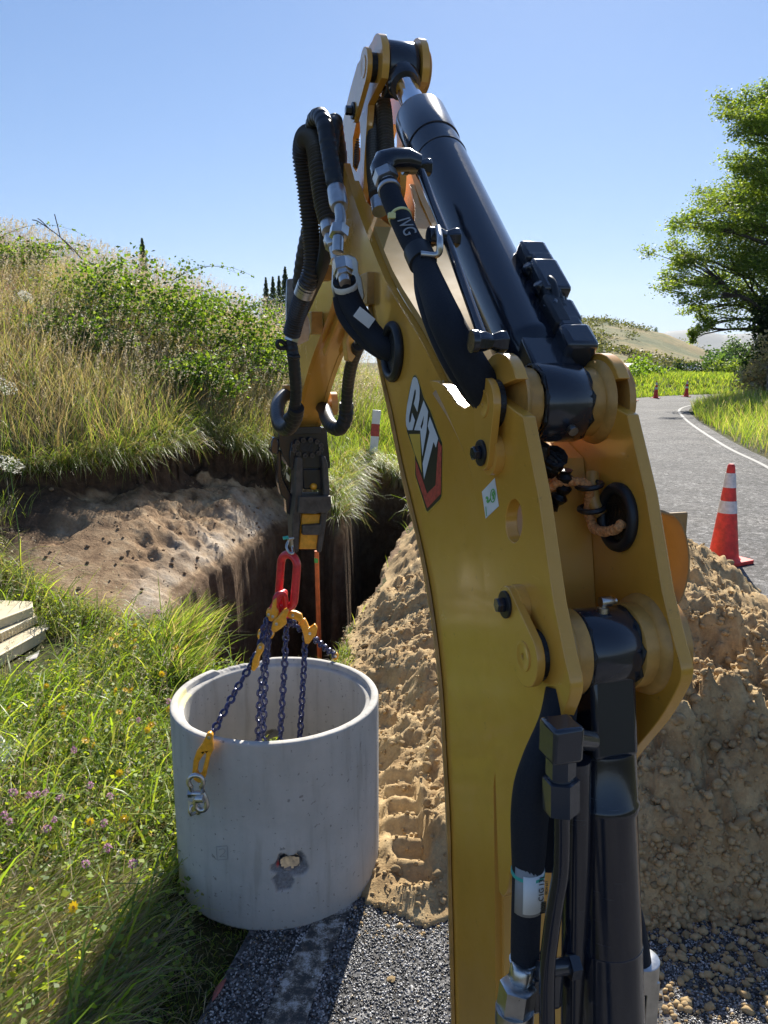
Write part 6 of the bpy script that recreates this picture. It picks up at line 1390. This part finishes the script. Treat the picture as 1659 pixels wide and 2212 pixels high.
ridge('hill', [(az(900), 2), (az(1000), hh(745, 1000, 260)), (az(1130), hh(708, 1130, 260)), (az(1240), hh(698, 1240, 260)), (az(1300), hh(695, 1300, 260)), (az(1350), hh(703, 1350, 260)), (az(1430), hh(722, 1430, 260)), (az(1490), hh(745, 1490, 260)), (az(1535), hh(765, 1535, 260)), (az(1575), hh(795, 1575, 260)), (az(1640), -1)], 120, 260, -.4, 31, M['hill'], 5.0)
ridge('mountain', [(az(1200), 20), (az(1380), hh(745, 1380, 4000)), (az(1440), hh(715, 1440, 4000)), (az(1500), hh(710, 1500, 4000)), (az(1560), hh(722, 1560, 4000)), (az(1700), hh(715, 1700, 4000)), (az(1900), 40)], 3000, 4000, -5, 32, M['mountain'], 30)
# scrub on the hill: loose patches and a dark gully running down to the right
ho = bpy.data.objects['hill']; hv = np.empty(len(ho.data.vertices)*3, np.float32); ho.data.vertices.foreach_get('co', hv); hv = hv.reshape(-1, 3)
upx = 829.5+FPX*hv[:, 0]/(hv[:, 1]*math.cos(PITCH)-(hv[:, 2]-EYE)*math.sin(PITCH)); upy = 1106-FPX*((hv[:, 2]-EYE)*math.cos(PITCH)+hv[:, 1]*math.sin(PITCH))/(hv[:, 1]*math.cos(PITCH)-(hv[:, 2]-EYE)*math.sin(PITCH))
r = np.random.default_rng(61); gul = np.abs(upy-np.interp(upx, [1240, 1330, 1420, 1480, 1560], [742, 757, 780, 792, 800])) < 3.2
w_ = (gul | (fbm(hv[:, 0]*.035, hv[:, 1]*.035, 4, 71) > .03) & (r.random(len(hv)) < .35)) & (hv[:, 1] < 262) & (upx > 1000)
hp_ = hv[w_]; idx = r.integers(0, len(hp_), 26000); C_ = hp_[idx]+r.normal(0, 1, (26000, 3))*np.array([.9, .9, .45])+np.array([0, 0, .4])
v, f, c = leaves(C_, .55*(.5+r.random(26000)), r, pick(np.array([(.07, .09, .04), (.10, .11, .06), (.05, .07, .035)]), 26000, r), .7, .3)
tag(npmesh('hill_scrub', v, f, M['leaf'], c), 'grey green scrub patches and a dark gully on the brown hill', 'scrub', kind='stuff')
# far trees: on the hill, at its right foot, pines behind the bank
def conifer(base, h, seed, label, group=None):
    r = np.random.default_rng(seed); root = thing('pine_tree', label, 'pine', tuple(base), group); mb = MB(); mb.tube([Vector(base), Vector(base)+Vector((0, 0, h))], [h*.018, h*.003], 6, caps=False); mb.build('trunk', M['bark'], root)
    n = 2600; t = r.random(n)**.8; rad = h*.19*(1-t)**.85*(.55+.45*np.abs(np.sin(t*34)))*np.sqrt(r.random(n)); a = r.random(n)*6.28
    P = np.stack([rad*np.cos(a), rad*np.sin(a), h*(.08+.92*t)-rad*.25], 1); v, f, c = leaves(P, h*.035*(.6+.8*r.random(n)), r, pick(np.array([(.05, .09, .06), (.08, .12, .07)]), n, r), .4, .5)  # needle greens lightened to imitate distance haze
    npmesh('crown', v, f, M['leaf'], c, parent=root)
for px, py, d, hp, lab in ((617, 577, 70, 60, 'tallest dark pine on the skyline just left of the stick'), (590, 598, 75, 34, 'small pine left of the tallest skyline pine'), (575, 600, 78, 34, 'leftmost small pine of the skyline group beside the hoses'), (310, 515, 80, 60, 'lone hazy conifer showing above the largest bramble'), (603, 596, 80, 30, 'shortest pine touching the tallest one')):
    t_ = Y(px, py, d); b_ = Y(px, py+hp, d); conifer((b_.x, b_.y, b_.z-4), t_.z-b_.z+4, px, lab)
ft = [(1415, 705, 250, 12, 'lone small tree on the falling ridge of the brown hill'), (1300, 692, 258, 8, 'left of two round bushes on top of the brown hill'), (1317, 690, 258, 10, 'right of two round bushes on top of the brown hill'), (1515, 770, 190, 24, 'dark conical tree on the lower right slope of the brown hill'), (1497, 752, 235, 20, 'bushy clump on the ridge end of the brown hill')]
for i, (px, py, d, hp, lab) in enumerate(ft):
    t_ = Y(px, py, d); b_ = Y(px, py+hp, d); h_ = t_.z-b_.z; bush('far_tree', (b_.x, b_.y, b_.z-.5), (h_*.55, h_*.5, h_+.5), 700, h_*.12, DK*2.2, 170+i, lab, 'tree', stems=3)
for i, (x, y, a, h, lab) in enumerate([(66, 150, 5, 7, 'rounded trees at the foot of the hill left of the spreading tree'), (51, 118, 3.5, 4.0, 'blue green shrubs below the dark evergreen, right of the hill'), (76, 168, 6, 6, 'farthest dark trees between hill and spreading tree')]):
    bush('far_tree', (x, y, -.4), (a, 5, h), 3000, .55, DK*2.2, 180+i, lab, 'tree', stems=6)

# ---- a thin even haze
hz = bpy.data.materials.new('haze'); hz.use_nodes = True; nt = hz.node_tree; nt.nodes.remove(nt.nodes['Principled BSDF'])
pv = nt.nodes.new('ShaderNodeVolumePrincipled'); pv.inputs['Density'].default_value = .00005; pv.inputs['Color'].default_value = (.80, .88, 1, 1); pv.inputs['Anisotropy'].default_value = .2
nt.links.new(pv.outputs[0], nt.nodes['Material Output'].inputs['Volume'])
mb = MB(); mb.box((0, 2450, 320), (Vector((1, 0, 0)), Vector((0, 1, 0)), Vector((0, 0, 1))), (5500, 4700, 330)); hb = mb.build('haze', hz); tag(hb, kind='stuff', label='faint bluish haze over the distant hills', cat='haze')
# ---- far building, signs, cones, post, shovel, pipes
bd = thing('far_building', 'low white building with a grey roof beyond the road bend, left of the green shrub', 'building', tuple(Y(1350, 815, 95)))
c = Y(1336, 812, 95); mb = MB(); mb.box(c+Vector((0, 3, -.2)), (Vector((1, 0, 0)), Vector((0, 1, 0)), Vector((0, 0, 1))), (2.4, 3, 1.0)); mb.build('wall', M['wall'], bd)
mb = MB(); mb.prism([(-3.4, .8), (3.4, .8), (0, 1.5)], -2.7, 2.7, lambda u, v, d: c+Vector((d, 3+u, v))); mb.build('roof', M['roof'], bd)
for i in range(4): mb = MB(); mb.box(c+Vector((-1.7+i*1.15, -.03, .1)), (Vector((1, 0, 0)), Vector((0, 1, 0)), Vector((0, 0, 1))), (.4, .03, .45)); mb.build('window', M['glass'], bd)
def car(px, py, d, label):
    c = Y(px, py, d); o = thing('parked_car', label, 'car', tuple(c)); X_, Y_, Z_ = Vector((1, 0, 0)), Vector((0, 1, 0)), Vector((0, 0, 1))
    mb = MB(); mb.prism([(-2.1, .35), (2.1, .35), (2.15, .75), (1.95, .95), (1.2, 1.0), (-2.0, 1.0), (-2.15, .8)], 0, 1.7, lambda u, v, dd: c+Vector((u, dd, v-.7))); mb.build('body', M['wall'], o, bevel=.06)
    mb = MB(); mb.prism([(-1.7, 1.0), (1.1, 1.0), (.5, 1.5), (-1.3, 1.5)], .15, 1.55, lambda u, v, dd: c+Vector((u, dd, v-.7))); mb.build('windows', M['glass'], o, bevel=.05)
    for s_ in (-1.3, 1.3):
        mb = MB(); mb.lathe([(-.05, .3), (.15, .3)], c+Vector((s_, 0, -.38)), (0, 1, 0), 18); mb.build('wheel', M['rubber'], o)
car(1495, 797, 110, 'white parked car far beyond the flax bush near the bend')
car(1448, 806, 100, 'pale parked vehicle left of the dark flax bush, far off')

def cone(name, base, h, label, lean=(0, 0), yaw=0, group='orange traffic cones along the road'):
    o = thing(name, label, 'traffic cone', tuple(base), group); k = h/.9; b = Vector(base); ax = Vector((lean[0], lean[1], 1)).normalized()
    u = Vector((math.cos(yaw), math.sin(yaw), 0)); w = Vector((-math.sin(yaw), math.cos(yaw), 0))
    mb = MB(); mb.prism([(-.17, -.19), (.17, -.19), (.19, -.17), (.19, .17), (.17, .19), (-.17, .19), (-.19, .17), (-.19, -.17)], 0, .035, lambda p, q, d: b+(u*p+w*q)*k+Vector((0, 0, d*k))); mb.build('base', M['conered'], o, bevel=.006*k)
    rr = lambda z: (.135-(.135-.030)*(z/.9))*k
    mb = MB(); pr = [(.03*k, rr(0)*1.12), (.05*k, rr(.03))]+[(z*k, rr(z)) for z in np.linspace(.07, .86, 14)]+[(.885*k, rr(.86)*.92), (.9*k, rr(.86)*.6)]
    mb.lathe(pr, b, ax, 40); mb.build('cone_body', M['conered'], o)
    for z0, z1 in ((.46, .57), (.69, .82)):
        mb = MB(); mb.lathe([(z0*k, rr(z0)+.0015), (z0*k, rr(z0)+.003), (z1*k, rr(z1)+.003), (z1*k, rr(z1)+.0015)], b, ax, 40); mb.build('reflective_band', M['conewhite'], o)
    return o
pb = G(1562, 1213); cone('traffic_cone', (pb.x, pb.y, .0), .93, 'large red and white traffic cone standing at the spoil heap edge', (.0, 0), .5)
for (px, py, lab) in ((1368, 866, 'far traffic cone half hidden by the boom bracket plate'), (1416, 860, 'middle one of the three far traffic cones'), (1482, 857, 'farthest traffic cone on the right, at the edge of the grass')):
    p = G(px, py); cone('traffic_cone', (p.x, p.y, 0), .9, lab, (.02, 0), .3)
mp = Y(803, 1025, 10.95); g0 = gz1(mp.x, mp.y); tp_ = Y(814, 886, 10.95)
po = thing('marker_post', 'white roadside marker post with a red band, standing in the grass beyond the trench', 'marker post', (mp.x, mp.y, g0))
axp = (tp_-mp).normalized(); L = (tp_-mp).length
mb = MB(); mb.box(mp+axp*(L/2-.15), (axp.cross(Vector((0, 1, 0))).normalized(), Vector((0, 1, 0)), axp), (.058, .020, L/2+.15)); mb.build('post', M['white'], po, bevel=.004)
for (a, b) in ((.60, .79),):
    mb = MB(); mb.box(mp+axp*(L*(a+b)/2), (axp.cross(Vector((0, 1, 0))).normalized(), Vector((0, 1, 0)), axp), (.060, .022, L*(b-a)/2)); mb.build('red_band', M['fadedred'], po, bevel=.002)
sp = thing('shovel', 'shovel with an orange handle lying in the grass beside the marker post', 'shovel', tuple(Y(850, 1012, 11.3)))
mb = MB(); mb.tube([Y(756, 916, 12.0), Y(838, 1000, 11.35)], .013, 8); mb.build('handle', M['orange'], sp)
mb = MB(); bl = [Y(836, 996, 11.35), Y(850, 1003, 11.33), Y(862, 1020, 11.25), Y(866, 1036, 11.2), Y(852, 1036, 11.2), Y(838, 1026, 11.25), Y(830, 1010, 11.3)]
mb.add(bl+[p+Vector((.0, .05, -.01)) for p in bl], [tuple(range(7)), tuple(reversed(range(7, 14)))]+[(i, (i+1) % 7, (i+1) % 7+7, i+7) for i in range(7)]); mb.build('blade', M['steel'], sp)
pp = thing('orange_pipe', 'thin orange marker pipe standing upright in the pit behind the ring', 'pipe', (Y(687, 1215, 5.6).x, 5.6, -1.0))
mb = MB(); mb.tube([Y(684, 1190, 5.6), Y(685, 1240, 5.6), Y(690, 1420, 5.6), Y(692, 1600, 5.6)], .017, 12); mb.build('pipe', M['orange'], pp)
mb = MB(); mb.lathe([(0, .018), (.035, .018)], Y(684, 1215, 5.6), (0, 0, 1), 12); mb.build('green_end', M['green'], pp)
lf_ = thing('dead_leaf', 'reddish brown fallen leaf on the shaded road below the ring', 'leaf', tuple(G(475, 2140)))
c = G(475, 2140, .006); mb = MB(); n = 10; vs = []
for i in range(n+1): t = i/n; wv = .011*math.sin(math.pi*t)**.7+.0008; vs += [c+Vector((.008-.02*t-wv*.9, .045-.09*t, .002+.006*math.sin(t*3))), c+Vector((.008-.02*t+wv*.9, .045-.09*t, .005+.006*math.sin(t*3)))]
mb.add(vs, [(2*i, 2*i+1, 2*i+3, 2*i+2) for i in range(n)], True); o = mb.build('blade', M['deadleaf'], lf_); o.modifiers.new('s', 'SOLIDIFY').thickness = .0006

# ---- cream plastic covers stacked in the grass at the left edge, card under them, crumpled plastic
def slab(name, quad, th, label, ribs=False, z=.0):
    """quad: four top corners in photo px on plane height z; thickness down"""
    T = [G(px, py, z) for px, py in quad]; o = thing(name, label, 'plastic cover', tuple(T[0]), 'cream covers stacked in the grass')
    mb = MB(); mb.add(T+[p-Vector((0, 0, th)) for p in T], [(0, 1, 2, 3), (7, 6, 5, 4)]+[(i, (i+1) % 4, (i+1) % 4+4, i+4) for i in range(4)]); b_ = mb.build('cover', M['boxcream'], o, bevel=.004)
    e0, e1 = T[3], T[2]
    if ribs:
        n = 26
        for i in range(n):
            p = e0.lerp(e1, (i+.5)/n)-Vector((0, 0, th/2)); d = (e1-e0).normalized(); q = d.cross(Vector((0, 0, 1))); mb = MB(); mb.box(p+q*.002, (d, q, Vector((0, 0, 1))), (.0022, .003, th*.38)); mb.build('rib', M['boxcream'], b_)
        for f_ in (.12, .55): p = e0.lerp(e1, f_)-Vector((0, 0, th/2)); d = (e1-e0).normalized(); q = d.cross(Vector((0, 0, 1))); mb = MB(); mb.box(p+q*.004, (d, q, Vector((0, 0, 1))), (.005, .006, th*.5)); mb.build('catch', M['boxcream'], b_)
    else: mb = MB(); d = (e1-e0).normalized(); q = d.cross(Vector((0, 0, 1))); mb.box(e0.lerp(e1, .5)+q*.002-Vector((0, 0, .006)), (d, q, Vector((0, 0, 1))), ((e1-e0).length*.46, .003, .002)); mb.build('lip', M['boxcream'], b_)
    return o
slab('plastic_cover', [(-140, 1290), (70, 1299), (71, 1310), (-110, 1378)], .062, 'top one of the cream plastic covers stacked at the left edge', False, .30)
slab('plastic_cover', [(-140, 1330), (72, 1322), (79, 1330), (-110, 1420)], .055, 'middle ribbed one of the cream plastic covers at the left edge', True, .235)
slab('plastic_cover', [(-140, 1370), (84, 1352), (98, 1359), (-110, 1475)], .075, 'bottom and widest of the cream plastic covers at the left edge', False, .175)
cd = thing('torn_card', 'torn grey card sticking out under the cream covers', 'card', tuple(G(70, 1410, .12)))
mb = MB(); poly = [(-20, 1440), (20, 1425), (55, 1418), (40, 1412), (55, 1405), (68, 1408), (84, 1385), (88, 1392), (78, 1418), (72, 1424), (56, 1424), (30, 1432), (-20, 1462)]
T = [G(px, py, .10+.02*math.sin(i)) for i, (px, py) in enumerate(poly)]; mb.prism([(p.x, p.y) for p in T], .10, .106, lambda u, v, d: Vector((u, v, d+.03*math.sin(u*9)))); mb.build('sheet', M['paper'], cd)
mb = MB(); poly = [(78, 1325), (96, 1340), (108, 1352), (100, 1368), (86, 1352), (76, 1340)]; T = [G(px, py, .16) for px, py in poly]; mb.prism([(p.x, p.y) for p in T], .16, .165, lambda u, v, d: Vector((u, v, d+.02*math.sin(v*30)))); mb.build('sheet', M['paper'], cd)
pl = thing('plastic_bag', 'crumpled shiny white plastic bag in the grass at the left edge', 'plastic bag', tuple(G(8, 1650, .05)))
xs = np.linspace(-.16, .07, 34); ys = np.linspace(-.12, .12, 30); cc = G(6, 1640, .07)
Xg, Yg_ = np.meshgrid(xs, ys); Zg = .05+.14*np.abs(fbm(Xg*18, Yg_*18, 4, 77))-.9*(Xg**2+Yg_**2)
i = (np.arange(29)[:, None]*34+np.arange(33)[None]).ravel(); Fg = np.stack([i, i+1, i+35, i+34], 1)
ob = npmesh('film', np.stack([Xg.ravel()+cc.x-pl.location.x, Yg_.ravel()+cc.y-pl.location.y, Zg.ravel()], 1), Fg, M['white'], parent=pl)
